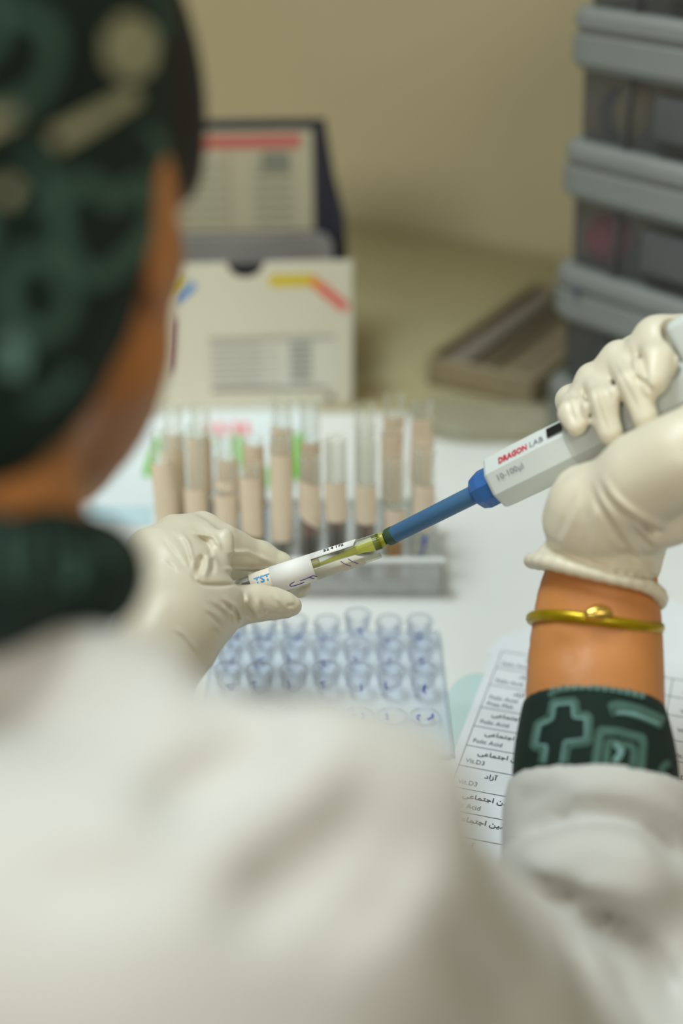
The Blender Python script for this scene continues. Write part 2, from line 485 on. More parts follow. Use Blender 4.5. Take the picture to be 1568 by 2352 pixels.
for i, zt in enumerate(tops):
    z = zt - DESK
    zb = z - 0.042 if i else 0.0
    fr = link('tier_frame', ring_me('tier_frame', [(0.006, zb), (0.0, zb + 0.006), (0.0, z - 0.019), (0.0035, z - 0.017), (0.0035, z - 0.014), (0.0, z - 0.012), (0.0005, z - 0.005), (0.005, z)], WD, DP, 0.022), M_GREY, unit)
    if i == len(tops) - 1: break
    z2 = tops[i + 1] - DESK - 0.042
    dr = link('drawer', ring_me('drawer', [(0.013, z - 0.002), (0.011, z + 0.006), (0.009, z2 + 0.001)], WD, DP, 0.022), M_DRAWER, unit)
    # moulded pull scoop and divider rib on the front of each drawer
    link('drawer_rib', box_me('drawer_rib', (0.058, 0.006, z + 0.001), (0.062, 0.012, z2), 0.001, 1, UM @ Matrix.Shear('XY', 4, (0.0, 0.0))), M_DRAWER, dr)
    link('drawer_pull', box_me('drawer_pull', (0.085, 0.004, z + 0.012), (0.215, 0.012, z2 - 0.008), 0.003, 2, UM), mat('dark_smoky_plastic', (84, 86, 88), 0.4), dr)
link('screw', lathe_me('screw', [(0, 0), (0.003, 0), (0.003, 0.002), (0, 0.0025)], 12, UM @ Matrix.Translation((0.034, -0.0002, tops[1] - DESK - 0.0155)) @ Matrix.Rotation(math.pi / 2, 4, 'X')), mat('blue_grey_metal', (70, 78, 104), 0.3), fr)
def packet(name, x, y, z, sx, sy, sz, col, label):
    F = Field(); c = UM @ Vector((x, y, z))
    rot = np.array([[fd[0], -fn[0], 0], [fd[1], -fn[1], 0], [0, 0, 1]])
    F.ell(c, (sx, sy, sz), rot)
    F.ell(c + fd * sx * .5 + Vector((0, 0, sz * .15)), (sx * .6, sy * .9, sz * .8), rot, 0.01)
    F.ell(c - fd * sx * .4 - Vector((0, 0, sz * .1)), (sx * .7, sy * .8, sz * .9), rot, 0.01)
    tag(link(name, F.me(name, 0.004), mat(name + '_wrap', col, 0.4, 0.15, 60)), label, 'packet', 'packets inside the storage drawers')
t = [q - DESK for q in tops]
packet('pink_packet', 0.035, 0.030, t[1] + 0.021, 0.017, 0.011, 0.017, (226, 58, 104), 'crumpled pink packet seen through the second smoky drawer down')
packet('tan_packet', 0.13, 0.035, t[1] + 0.02, 0.030, 0.018, 0.017, (176, 150, 96), 'tan packet lying beside the pink one in the smoky drawer')
packet('cream_packet', 0.045, 0.034, t[2] + 0.022, 0.012, 0.012, 0.020, (206, 190, 120), 'cream packet seen through the topmost visible smoky drawer')
packet('slate_packet', 0.026, 0.040, t[2] + 0.018, 0.012, 0.014, 0.016, (66, 74, 92), 'slate blue packet at the left corner of the topmost visible drawer')
packet('grey_packet', 0.05, 0.045, t[0] + 0.022, 0.028, 0.016, 0.020, (74, 78, 86), 'dark grey packet in the lowest visible smoky drawer behind the gloved hand')

# ------------------------------------------------------------------ cream kit box with thumb notch, open navy box behind it
ka = math.radians(4)
KX, KY = Vector((math.cos(ka), math.sin(ka), 0)), Vector((-math.sin(ka), math.cos(ka), 0))
kbr = Vector((0.0095, 1.095, DESK))
KW, KH, KD = 0.195, 0.126, 0.055
KM = frame(kbr - KX * KW, KX, KY, (0, 0, 1))
kit = empty('kit_box', kbr - KX * KW / 2 + KY * KD / 2, 'cream cardboard kit box with thumb notch and coloured stripes near the wall', 'box')
nx = KW - 0.0855
poly = [(0, 0), (KW, 0), (KW, KH)] + [(nx + 0.0145 * math.cos(a), KH - 0.0125 * math.sin(a)) for a in np.linspace(0, math.pi, 13)] + [(0, KH)]
link('front_panel', prism_me('front_panel', poly, 0, 0.0015, KM @ Matrix.Rotation(math.pi / 2, 4, 'X') @ Matrix.Translation((0, 0, -0.0015))), M_BOXW, kit)
for nm, lo, hi in ( ('back_panel', (0, KD - .0015, 0), (KW, KD, .085)), ('bottom_panel', (0, 0, 0), (KW, KD, 0.0015))):
    link(nm, box_me(nm, lo, hi, 0, 1, KM), M_BOXW, kit)
for xs in (0, KW - .0015):
    link('side_panel', prism_me('side_panel', [(0, 0), (KD, 0), (KD, .085), (.006, KH), (0, KH)], 0, .0015, KM @ Matrix.Translation((xs, 0, 0)) @ frame((0, 0, 0), (0, 1, 0), (0, 0, 1), (1, 0, 0))), M_BOXW, kit)
def flat(name, pts, col, M, parent, y=-0.0003):
    return link(name, mesh(name, [M @ Vector((x, y, z)) for x, z in pts], [tuple(range(len(pts)))]), mat(name + '_%d_%d_%d' % col, col, 0.6), parent)
def bar(name, a, b, w, col, M, parent, y=-0.0003):
    a, b = Vector(a), Vector(b); t = (b - a).normalized(); s = Vector((-t.y, t.x)) * w / 2
    return flat(name, [a - s, b - s, b + s, a + s], col, M, parent, y)
bar('stripe', (KW - .067, KH - .0155), (KW - .030, KH - .0155), 0.0095, (214, 188, 30), KM, kit)
bar('stripe', (KW - .034, KH - .0150), (KW - .023, KH - .0245), 0.0085, (224, 140, 60), KM, kit, -0.0004)
bar('stripe', (KW - .026, KH - .0215), (KW - .0055, KH - .0400), 0.0085, (222, 110, 100), KM, kit, -0.0005)
bar('stripe', (KW - .1415, KH - .030), (KW - .1265, KH - .0165), 0.0065, (50, 130, 200), KM, kit)
bar('stripe', (KW - .149, KH - .020), (KW - .136, KH - .0115), 0.007, (196, 186, 30), KM, kit, -0.0004)
bar('stripe', (KW - .150, KH - .09), (KW - .1445, KH - .045), 0.004, (120, 70, 110), KM, kit)
lb = flat('printed_table', [(KW - .117, .018), (KW - .012, .018), (KW - .012, .064), (KW - .117, .064)], (212, 211, 198), KM, kit)
for i in range(9):
    bar('print_line', (KW - .116, .020 + i * .0052), (KW - (.075 if i % 2 else .060), .020 + i * .0052), .0019, (160, 158, 150), KM, lb, -0.0006)
for i in range(7):
    bar('print_line', (KW - .052, .026 + i * .0052), (KW - .034, .026 + i * .0052), .003, (140, 142, 138), KM, lb, -0.0006)
bar('print_line', (KW - .116, .0185), (KW - .022, .0185), .002, (84, 88, 92), KM, lb, -0.0007)
bar('print_line', (KW - .117, .0625), (KW - .015, .0625), .002, (150, 150, 140), KM, lb, -0.0007)
bar('print_line', (KW - .022, .010), (KW - .016, .010), .006, (120, 120, 112), KM, lb, -0.0008)

NB = kbr + KY * 0.062 + KX * 0.004
NM = frame(NB - KX * 0.215, KX, KY, (0, 0, 1))
navy = empty('navy_box', NB - KX * .1 + KY * .03, 'open navy blue cardboard box with its lid standing up behind the cream box', 'box')
for nm, lo, hi in (('front_panel', (0, 0, 0), (.21, .002, .105)), ('side_panel', (.208, 0, 0), (.21, .075, .115)), ('side_panel', (0, 0, 0), (.002, .075, .115)), ('back_panel', (0, .073, 0), (.21, .075, .112)), ('bottom_panel', (0, 0, 0), (.21, .075, .002))):
    link(nm, box_me(nm, lo, hi, 0, 1, NM), M_NAVY, navy)
lidM = NM @ Matrix.Translation((0, .060, .106)) @ Matrix.Rotation(math.radians(-12), 4, 'X')
lid = link('lid', box_me('lid', (0.0, 0, 0), (0.197, .004, .104), 0.001, 1, lidM), M_NAVY, navy)
link('lid_flap', prism_me('lid_flap', [(.197, .104), (.197, -0.02), (.214, -0.02), (.213, .022), (.204, .058)], -0.002, 0.004, lidM @ Matrix.Rotation(math.pi / 2, 4, 'X')), M_NAVY, lid)
ll = flat('lid_label', [(.02, .010), (.186, .010), (.186, .095), (.02, .095)], (170, 166, 140), lidM, lid, -0.0012)
bar('label_heading', (.05, .0855), (.176, .0855), .011, (178, 92, 82), lidM, ll, -0.0016)
for i in range(7):
    bar('label_text', (.055, .018 + i * .0082), (.110, .018 + i * .0082), .0022, (144, 144, 122), lidM, ll, -0.0016)
    bar('label_text', (.135, .018 + i * .0082), (.168, .018 + i * .0082), .0034, (136, 138, 118), lidM, ll, -0.0016)
flat('label_badge', [(.142, .060), (.166, .060), (.166, .077), (.142, .077)], (118, 120, 104), lidM, ll, -0.0019)
flat('label_rule', [(.112, .014), (.1135, .014), (.1135, .078), (.112, .078)], (150, 130, 112), lidM, ll, -0.0018)
ins = [(x, z) for x, z in rounded(.190, .128, .012)]
link('grey_insert', prism_me('grey_insert', [(x + .009, z) for x, z in ins], -0.012, -0.004, NM @ Matrix.Translation((0, 0, 0.0)) @ Matrix.Rotation(math.pi / 2, 4, 'X')), mat('grey_foil', (150, 150, 152), 0.35, 0.12, 14, metal=0.2), navy)

# ------------------------------------------------------------------ taupe tray by the wall
ta, tb = D(980, 885), D(1225, 712)
tx = (tb - ta).normalized(); ty = Vector((tx.y, -tx.x, 0))
TM = frame(ta, tx, ty, (0, 0, 1))
tray = empty('slotted_tray', ta + tx * .1 + ty * .05, 'low taupe plastic tray with dark slots lying behind the pipette', 'tray')
mt = mat('taupe_plastic', (150, 138, 112), 0.6, 0.08, 30); md = mat('dark_taupe', (104, 94, 74), 0.6)
TL = (tb - ta).length
link('tray_base', box_me('tray_base', (0, 0, 0), (TL, .100, .008), .003, 2, TM), mt, tray)
for nm, lo, hi in (('tray_wall', (0, 0, 0), (TL, .005, .03)), ('tray_wall', (0, .095, 0), (TL, .100, .026)), ('tray_wall', (0, 0, 0), (.005, .100, .026)), ('tray_wall', (TL - .005, 0, 0), (TL, .100, .03))):
    link(nm, box_me(nm, lo, hi, .0015, 1, TM), mt, tray)
link('slot_strip', box_me('slot_strip', (.01, .036, .008), (TL - .01, .050, .0205), .002, 1, TM), md, tray)
link('slot_strip', box_me('slot_strip', (.01, .008, .008), (TL - .01, .030, .023), .002, 1, TM), mat('grey_taupe', (128, 120, 108), 0.6), tray)
for i in range(14): link('divider', box_me('divider', (.012 + i * TL / 15, .054, .008), (.016 + i * TL / 15, .094, .019), .0005, 1, TM), mt, tray)
for j in range(2): link('divider', box_me('divider', (.006, .066 + j * .014, .008), (TL - .006, .069 + j * .014, .017), .0005, 1, TM), mt, tray)
# clear pouch at the near end of the tray
F = Field()
pc = D(1110, 985)
F.ell(pc + Vector((0, 0, .008)), (.055, .034, .008)); F.ell(pc + Vector((-.03, .012, .010)), (.03, .02, .010), None, .01); F.ell(pc + Vector((.035, -.004, .009)), (.025, .026, .011), None, .01)
F.plane((0, 0, DESK + .0005), (0, 0, -1))
tag(link('plastic_pouch', F.me('plastic_pouch', .003), clear('milky_film', (232, 230, 218), .30, .25, .6, (200, 198, 180))), 'flat milky plastic pouch on the desk between rack and drawers', 'pouch')

# ------------------------------------------------------------------ printed leaflet behind the rack
lf = empty('printed_leaflet', D(480, 1040), 'glossy white leaflet with green bars and pink lettering behind the tube rack', 'leaflet')
lz = DESK + 0.0006
pts = [D(150, 1215), D(360, 900), D(722, 893), D(735, 1200)]
link('sheet', prism_me('sheet', [(p.x, p.y) for p in pts], DESK + .0001, lz), mat('glossy_white', (226, 236, 240), 0.3), lf)
def dflat(name, px, col, parent, dz=0.0004, base=None):
    q = [D(x, y) for x, y in px]; z = (base or lz) + dz
    return link(name, mesh(name, [(p.x, p.y, z) for p in q], [tuple(range(len(q)))]), mat(name + '_%d_%d_%d' % col, col, 0.5), parent)
GRN = (110, 190, 50)
dflat('green_bar', [(327, 1095), (343, 1100), (372, 1010), (352, 1005)], GRN, lf)
dflat('green_bar', [(466, 1110), (484, 1110), (490, 1000), (474, 1000)], (150, 180, 60), lf)
dflat('green_bar', [(534, 1080), (556, 1080), (552, 1000), (532, 1000)], GRN, lf)
dflat('green_bar', [(600, 1125), (616, 1125), (616, 1075), (602, 1075)], GRN, lf)
dflat('green_bar', [(672, 1105), (702, 1105), (699, 997), (675, 997)], GRN, lf)
for x in (472, 500, 532, 556):
    dflat('pink_letter', [(x, 1002), (x + 15, 1002), (x + 14, 972), (x + 1, 972)], (236, 96, 110), lf)
dflat('pale_blue_panel', [(165, 1208), (345, 1208), (350, 1165), (200, 1165)], (196, 222, 230), lf)

# ------------------------------------------------------------------ tube rack and its tubes
RX0, RX1, RY0, RY1 = -0.122, 0.0635, 0.784, 0.868
rack = empty('tube_rack', ((RX0 + RX1) / 2, (RY0 + RY1) / 2, DESK), 'frosted plastic test tube rack holding three rows of glass tubes', 'tube rack')
link('base', box_me('base', (RX0, RY0, DESK), (RX1, RY1, DESK + .004), .001), M_FROST, rack)
RH = DESK + .025
for nm, lo, hi in (('front_wall', (RX0, RY0, DESK + .004), (RX1, RY0 + .002, RH)), ('back_wall', (RX0, RY1 - .002, DESK + .004), (RX1, RY1, RH)), ('end_wall', (RX0, RY0, DESK + .004), (RX0 + .002, RY1, RH)), ('end_wall', (RX1 - .002, RY0, DESK + .004), (RX1, RY1, RH))):
    link(nm, box_me(nm, lo, hi), M_FROST, rack)
link('rim', box_me('rim', (RX0 - .002, RY0 - .0035, RH), (RX1 + .002, RY0 + .002, RH + .003), .001), mat('white_rim_plastic', (226, 230, 228), .4), rack)
link('rim', box_me('rim', (RX0 - .002, RY1 - .002, RH), (RX1 + .002, RY1 + .0035, RH + .003), .001), MATS['white_rim_plastic'], rack)
NCOL, NROW = 10, 3
cx = [RX0 + .0125 + i * (RX1 - RX0 - .025) / (NCOL - 1) for i in range(NCOL)]
ry = [RY0 + .0155 + j * .0265 for j in range(NROW)]
# grid plate with real holes between the bars
for i in range(NCOL + 1):
    x = RX0 + .0125 + (i - .5) * (RX1 - RX0 - .025) / (NCOL - 1)
    link('grid_bar', box_me('grid_bar', (max(RX0 + .002, x - .0012), RY0 + .002, RH - .014), (min(RX1 - .002, x + .0012), RY1 - .002, RH - .012)), M_FROST, rack)
def tube(x, y, ln, rad, lab, fill, label, lean=(0, 0), mark=None):
    z0 = DESK + .0045
    T = empty('test_tube', (x, y, z0), label, 'test tube', 'tubes in the frosted rack')
    T.rotation_euler = (lean[0], lean[1], 0)
    global PARENT_LOCAL; PARENT_LOCAL = True
    r = rad; prof = [(0, 0)] + [(r * math.sin(a), r - r * math.cos(a)) for a in np.linspace(.3, math.pi / 2, 5)] + [(r, ln - .002), (r + .0006, ln - .001), (r + .0003, ln), (r - .0007, ln), (r - .001, ln - .003), (r - .001, r)] + [((r - .001) * math.sin(a), r - (r - .001) * math.cos(a)) for a in np.linspace(math.pi / 2, .3, 4)[1:]] + [(0, .001)]
    link('glass', lathe_me('glass', prof, 24), M_GLASS, T)
    q = r - .0012
    z = .0013
    for m, h0, h1 in fill:
        bot = [(0, h0)] + ([(q * math.sin(a), h0 + q - q * math.cos(a)) for a in np.linspace(.3, math.pi / 2, 5)] if h0 < .003 else [(q, h0)])
        link('liquid', lathe_me('liquid', bot + [(q, h1), (0, h1)], 20), m, T)
    for l0, l1, a0, a1, slant in lab:
        n = 14; v, f = [], []
        for i in range(n):
            a = a0 + (a1 - a0) * i / (n - 1)
            s = slant * (i / (n - 1) - .5)
            for zz in (l0 - s, l1 - s * .5): v.append(((r + .0004) * math.sin(a), -(r + .0004) * math.cos(a), zz))
            for zz in (l0 - s, l1 - s * .5): v.append(((r + .0002) * math.sin(a), -(r + .0002) * math.cos(a), zz))
        for i in range(n - 1):
            b = i * 4
            f += [(b, b + 4, b + 5, b + 1), (b + 2, b + 3, b + 7, b + 6)]
        lo_ = link('paper_label', mesh('paper_label', v, f, True), M_LABEL, T)
    if mark:
        pts = [((r + .0006) * math.sin(a), -(r + .0006) * math.cos(a), zz) for a, zz in mark]
        link('pen_mark', tube_me('pen_mark', [Vector(p) for p in spline(pts, 16)], .0007, 5), M_BLUEPEN, T)
    PARENT_LOCAL = False
    return T
ORD = ['first', 'second', 'third', 'fourth', 'fifth', 'sixth', 'seventh', 'eighth', 'ninth', 'tenth']
BL = [(M_BLOOD, .0013, .034), (M_BLOODT, .034, .039)]
W = math.pi
front = {
    9: (.090, .0066, [(.038, .068, -1.3, 1.3, 0)], [], 'clear, blue pen mark low on the glass', [(-.1, .030), (.3, .034), (.1, .026), (-.2, .020), (.3, .017)]),
    8: (.084, .0066, [(.033, .052, -1.3, 1.5, 0)], [(M_SERUM, .0013, .029)], 'amber serum under a short peach label', None),
    7: (.098, .0066, [(.043, .070, -1.4, 1.2, 0)], [(M_BLOOD, .0013, .035), (M_BLOODT, .035, .044)], 'dark blood with a brown layer', None),
    6: (.098, .0066, [(.044, .071, -1.5, 1.2, 0)], [(M_BLOOD, .0013, .039), (M_BLOODT, .039, .044)], 'dark blood with straight peach label', None),
    5: (.086, .0066, [(.042, .070, -1.3, 1.5, .014)], [(M_BLOOD, .0013, .033), (M_BLOODT, .033, .044)], 'dark blood under a slanted peach label', None),
    4: (.100, .0066, [(.030, .090, -1.5, 1.5, 0)], [(M_SERUMG, .0013, .012)], 'nearly covered by a long peach label', None),
    3: (.082, .0066, [(.034, .074, -1.4, 1.4, .006)], [(M_SERUMG, .0013, .032)], 'olive serum under a peach label above the glove', None),
    2: (.086, .0066, [(.030, .062, -1.5, 1.5, 0), (.066, .072, -1.2, .9, .004)], [(M_BLOODT, .0013, .026)], 'peach label with a brown edge strip above it', None),
    1: (.102, .0066, [(.028, .066, -1.5, 1.5, 0)], [(M_BLOOD, .0013, .026)], 'tall, wide peach label over dark blood', None),
    0: (.104, .0066, [(.030, .085, -1.5, 1.5, 0)], [(M_SERUM, .0013, .026)], 'long peach label', None)}
for i, (ln, rd, lab, fill, ds, mk) in front.items():
    nm = ORD[9 - i] + ' tube from right, front row, ' + ds
    tube(cx[i], ry[0], ln, rd, lab, fill, nm, (rng.uniform(-.02, .02), rng.uniform(-.02, .02)), mk)
for j, lo_, hi_ in ((1, .084, .098), (2, .094, .108)):
    for i in range(NCOL):
        if (i, j) in ((3, 2), (6, 2), (5, 1), (2, 2)): continue
        ln = rng.uniform(lo_, hi_)
        lab, fill = [], []
        k = rng.randint(0, 4)
        if i >= 8: lab = [(.045, .092, -1.4, 1.4, 0)]; ds = 'long peach label'
        elif i in (6, 7): ds = 'empty and unlabelled'
        elif k == 0: lab = [(.030, .080, -1.5, 1.4, 0)]; fill = [(M_SERUMG, .0013, .03)]; ds = 'olive serum under a long label'
        elif k == 1: lab = [(.040, .085, -1.4, 1.4, .006)]; fill = [(M_BLOOD, .0013, .034), (M_BLOODT, .034, .04)]; ds = 'dark blood under a slanted label'
        elif k == 2: lab = [(.035, .075, -1.3, 1.4, 0)]; fill = [(M_SERUM, .0013, .03)]; ds = 'amber serum and peach label'
        else: lab = [(.05, .09, -1.4, 1.5, 0)]; fill = [(M_BLOODT, .0013, .03)]; ds = 'brown fluid below a high label'
        nm = ORD[9 - i] + ' tube from right, ' + ('middle' if j == 1 else 'back') + ' row of rack, ' + ds
        tube(cx[i] + rng.uniform(-.0006, .0006), ry[j], ln, .0066, lab, fill, nm, (rng.uniform(-.015, .015), rng.uniform(-.015, .015)))

# ------------------------------------------------------------------ sample cups and their tray
ct = D(1008, 1530)
TX1 = 0.0595; CS = .01835
ccx = [TX1 - .0135 - i * CS for i in range(7)]
crow = [.671, .697, .723]
tr = empty('cup_tray', (0, .68, DESK), 'clear plastic well tray holding the rows of sample cups', 'cup tray')
TX0 = ccx[-1] - .0135
link('tray_plate', box_me('tray_plate', (TX0, .612, DESK + .0015), (TX1, .738, DESK + .0035), .0008), M_TRAY, tr)
for nm, lo, hi in (('skirt', (TX0, .612, DESK), (TX0 + .0015, .738, DESK + .0035)), ('skirt', (TX1 - .0015, .612, DESK), (TX1, .738, DESK + .0035)), ('skirt', (TX0, .612, DESK), (TX1, .6135, DESK + .0035)), ('skirt', (TX0, .7365, DESK), (TX1, .738, DESK + .0035))):
    link(nm, box_me(nm, lo, hi), M_TRAY, tr)
wl = lathe_me('well_ring', [(.0088, 0), (.0088, .0022), (.0078, .0022), (.0076, 0)], 24)
wl.materials.append(M_CUP)
for i in range(7):
    w = link('well_ring', wl, None, tr); w.location = (ccx[i], .645, DESK + .0034); w.matrix_parent_inverse = tr.matrix_basis.inverted()
    # pen numbers written on the tray in front of the wells
    for s in range(2 if i % 2 == 0 else 1):
        x0 = ccx[i] - .004 + s * .006 + rng.uniform(-.001, .001); y0 = .644
        pts = [(x0 + rng.uniform(-.0012, .0012) + .0008 * q, y0 + q * .0022 + rng.uniform(-.001, .001), DESK + .0040) for q in range(3)]
        link('pen_mark', tube_me('pen_mark', [Vector(p) for p in spline(pts, 9)], .0007, 5), M_BLUEPEN, tr)
r = .0081; H = .0165
cup_prof = [(0, 0)] + [(.0072 * math.sin(a), .006 - .006 * math.cos(a)) for a in np.linspace(.35, math.pi / 2, 6)] + [(.0076, .0105), (.0077, .0125), (r + .0003, .0132), (r + .0003, .0150), (r - .0002, .0154), (r - .0002, H - .0005), (r - .0005, H), (r - .0011, H), (r - .0013, .0135), (.0068, .0105), (.0064, .006), (.004, .0022), (0, .001)]
cup_me = lathe_me('cup_body', cup_prof, 28, None, 60); cup_me.materials.append(M_CUP)
RN = ['front', 'middle', 'back']
for j in range(3):
    for i in range(7):
        x = ccx[i] + rng.uniform(-.0005, .0005); y = crow[j] + rng.uniform(-.0012, .0012)
        T = empty('sample_cup', (x, y, DESK + .0036), ('rightmost' if i == 0 else ORD[i] + ' from right') + ' clear sample cup in the ' + RN[j] + ' row, blue pen marks on it', 'sample cup', 'clear sample cups in the well tray')
        if i == 2 and j == 2: T.location.z += .005
        PARENT_LOCAL = True
        link('cup_body', cup_me, None, T)
        for s in range(2 if rng.rand() < .3 else 1):
            a0 = rng.uniform(-.5, .2) + s * .35; z0 = .004 + rng.uniform(0, .003)
            pts = [(a0 + rng.uniform(-.2, .2), z0), (a0 + rng.uniform(-.1, .3), z0 + .002), (a0 + rng.uniform(-.2, .2), z0 + .004), (a0 + rng.uniform(0, .3), z0 + .005)]
            rr = .0071
            v = [(rr * math.sin(a), -rr * math.cos(a), zz) for a, zz in pts]
            link('pen_mark', tube_me('pen_mark', [Vector(p) for p in spline(v, 14)], .00038, 5), M_BLUEPEN, T)
        PARENT_LOCAL = False

# ------------------------------------------------------------------ printed result sheets under the arm
lu = (D(1150, 1465) - D(1035, 1760)).normalized()   # up the sheet, along its left edge
lr = Vector((lu.y, -lu.x, 0))
org = D(1138, 1485)                                 # top-left corner of the printed table sheet
SZ = DESK + .0012
SM = frame(Vector((org.x, org.y, SZ)), lr, lu, (0, 0, 1))
sheet = empty('results_sheet', (org.x + .1, org.y - .15, DESK), 'white printed results table lying on the desk under the forearm', 'paper')
def sheet_pt(x, y): return SM @ Vector((x, y, 0))
SWD, SLN = .205, .246
pl = [(0.004, 0), (SWD, 0), (SWD, -SLN), (0, -SLN), (0, -.004)]
link('sheet', prism_me('sheet', pl, -.0004, 0, SM), M_PAPER, sheet)
def rule(x0, y0, x1, y1, w, m):
    a, b = Vector((x0, y0, .0002)), Vector((x1, y1, .0002)); t = (b - a).normalized(); s = Vector((-t.y, t.x, 0)) * w / 2
    link('table_rule', mesh('table_rule', [SM @ (a - s), SM @ (b - s), SM @ (b + s), SM @ (a + s)], [(0, 1, 2, 3)]), m, sheet)
SOC = ''.join(reversed('\uFE97\uFE8E\uFEE3\uFBFF\uFEE6 \uFE8D\uFE9F\uFE98\uFEE4\uFE8E\uFECB\uFBFD'))
AZAD = ''.join(reversed('\uFE81\uFEAF\uFE8D\uFEA9'))
rows = [('Folic Acid', None, AZAD), ('Folic Acid', None, AZAD), ('Folic Acid', 'Free PSA', AZAD), ('Folic Acid', None, SOC), ('Folic Acid', None, SOC), ('Vit.D3', None, SOC), ('Vit.D3', None, AZAD), ('Folic Acid', None, SOC), ('Vit.D3', None, SOC), ('Folic Acid', None, AZAD), ('Vit.D3', None, SOC), ('Folic Acid', None, SOC), ('Vit.D3', None, AZAD), ('Folic Acid', None, SOC)]
y = -.006
rule(.005, y, SWD - .006, y, .0005, M_INKG)
for a, b2, per in rows:
    hgt = .0185 if not b2 else .0235
    if y - hgt < -SLN + .004: break
    text_on('row_text', per, .0050, SM @ Matrix.Translation((.0125 if per == SOC else .0200, y - .0070, .0003)), M_INK, sheet, .014)
    text_on('row_text', a, .0052, SM @ Matrix.Translation((.0075, y - (.0150 if not b2 else .0140), .0003)), M_INKG, sheet, 0.004, .78)
    if b2: text_on('row_text', b2, .0052, SM @ Matrix.Translation((.0075, y - .0205, .0003)), M_INKG, sheet, 0.004, .78)
    text_on('row_text', per, .0058, SM @ Matrix.Translation((.135, y - .0075, .0003)), M_INK, sheet, .012)
    text_on('row_text', 'Vit.D3' if a[0] == 'F' else 'Folic Acid', .0052, SM @ Matrix.Translation((.112, y - .0150, .0003)), M_INKG, sheet, 0.004, .78)
    text_on('row_text', AZAD, .0058, SM @ Matrix.Translation((.065, y - .010, .0003)), M_INK, sheet, .012)
    y -= hgt
    rule(.005, y, SWD - .006, y, .0005, M_INKG)
rule(.005, -.006, .005, y, .0004, M_INKG); rule(.060, -.006, .060, y, .0004, M_INKG); rule(.105, -.006, .105, y, .0004, M_INKG); rule(SWD - .006, -.006, SWD - .006, y, .0004, M_INKG)
q = [D(1120, 1500), D(1150, 1462), D(1238, 1438), D(1505, 1366), D(1560, 1388), D(1700, 1480), D(1640, 1700), D(1250, 1640)]
tag(link('blank_sheet', prism_me('blank_sheet', [(p.x, p.y) for p in q], DESK + .0003, DESK + .0007), M_PAPER), 'blank white sheet edge showing under the results table by the wrist', 'paper')
ang = np.linspace(0, 2 * math.pi, 28)[:-1]
cc = D(1115, 1650)
tag(link('pale_teal_sheet', prism_me('pale_teal_sheet', [(cc.x + .026 * math.cos(a) * (1 + .1 * math.sin(2 * a)), cc.y + .045 * math.sin(a)) for a in ang], DESK + .0000, DESK + .0002), mat('pale_teal_paper', (196, 218, 216), .5)), 'pale teal rounded wrapper sticking out left of the results table', 'wrapper')

# ------------------------------------------------------------------ held tube
t0, t1 = P(536, 1362, .7225), P(868, 1254, .7200)
ta_ = (t1 - t0).normalized(); tl = (t1 - t0).length
tc_ = ((CO - (t0 + t1) / 2) - ta_ * (CO - (t0 + t1) / 2).dot(ta_)).normalized(); tu_ = tc_.cross(ta_)
HT = frame(t0, tc_, tu_, ta_)
held = empty('held_sample_tube', t0, 'clear sample tube with torn white label pinched in the left glove', 'test tube')
r = .0064
prof = [(0, 0)] + [(r * math.sin(a), r - r * math.cos(a)) for a in np.linspace(.3, math.pi / 2, 6)] + [(r, tl - .0006), (r - .0003, tl), (r - .0008, tl), (r - .001, tl - .0006), (r - .001, r)] + [((r - .001) * math.sin(a), r - (r - .001) * math.cos(a)) for a in np.linspace(math.pi / 2, .3, 5)[1:]] + [(0, .001)]
link('glass', lathe_me('glass', prof, 48, HT), clear('held_tube_glass', (254, 254, 252), .035, .05, .6, (214, 216, 206)), held)
def sx(px): return (px - 536) / (868 - 536) * tl
q = r - .0012
link('blood', lathe_me('blood', [(0, .0013)] + [(q * math.sin(a), .0013 + q - q * math.cos(a)) for a in np.linspace(.3, math.pi / 2, 5)] + [(q, sx(642)), (0, sx(642))], 32, HT), M_BLOOD, held)
link('serum', lathe_me('serum', [(0, sx(642)), (q, sx(642)), (q, sx(735)), (0, sx(735))], 32, HT), clear('pale_serum', (240, 236, 206), .2, .1, .3, (226, 216, 176)), held)
def cyl(name, s0, s1, a0, a1, rr, m, parent, n=28, th=.0002, edge=None):
    v, f = [], []
    for i in range(n):
        a = a0 + (a1 - a0) * i / (n - 1)
        dr = Vector((math.cos(a), math.sin(a), 0))
        e0, e1 = (edge(i / (n - 1)) if edge else (0, 0))
        for ss, k in ((s0 + e0, rr + th), (s1 + e1, rr + th), (s0 + e0, rr), (s1 + e1, rr)): v.append(HT @ (dr * k + Vector((0, 0, ss))))
    for i in range(n - 1):
        b = i * 4
        f += [(b, b + 4, b + 5, b + 1), (b + 2, b + 3, b + 7, b + 6), (b + 1, b + 5, b + 7, b + 3), (b, b + 2, b + 6, b + 4)]
    f += [(0, 1, 3, 2), tuple((n - 1) * 4 + k for k in (0, 2, 3, 1))]
    return link(name, mesh(name, v, f, True), m, parent)
def thin_paper(name, col):
    m = mat(name, col, .65, .01, 100); nt = m.node_tree; b_ = nt.nodes['Principled BSDF']
    t_ = nt.nodes.new('ShaderNodeBsdfTranslucent'); t_.inputs[0].default_value = lin(col); x_ = nt.nodes.new('ShaderNodeMixShader'); x_.inputs[0].default_value = .22
    nt.links.new(b_.outputs[0], x_.inputs[1]); nt.links.new(t_.outputs[0], x_.inputs[2]); nt.links.new(x_.outputs[0], nt.nodes['Material Output'].inputs[0])
    return m
M_WLAB = mat('white_label_paper', (246, 246, 243), .6, .01, 100)
cyl('inner_label', sx(580), sx(650), -.45, 1.7, r + .00015, mat('printed_tube_label', (236, 226, 212), .6), held)
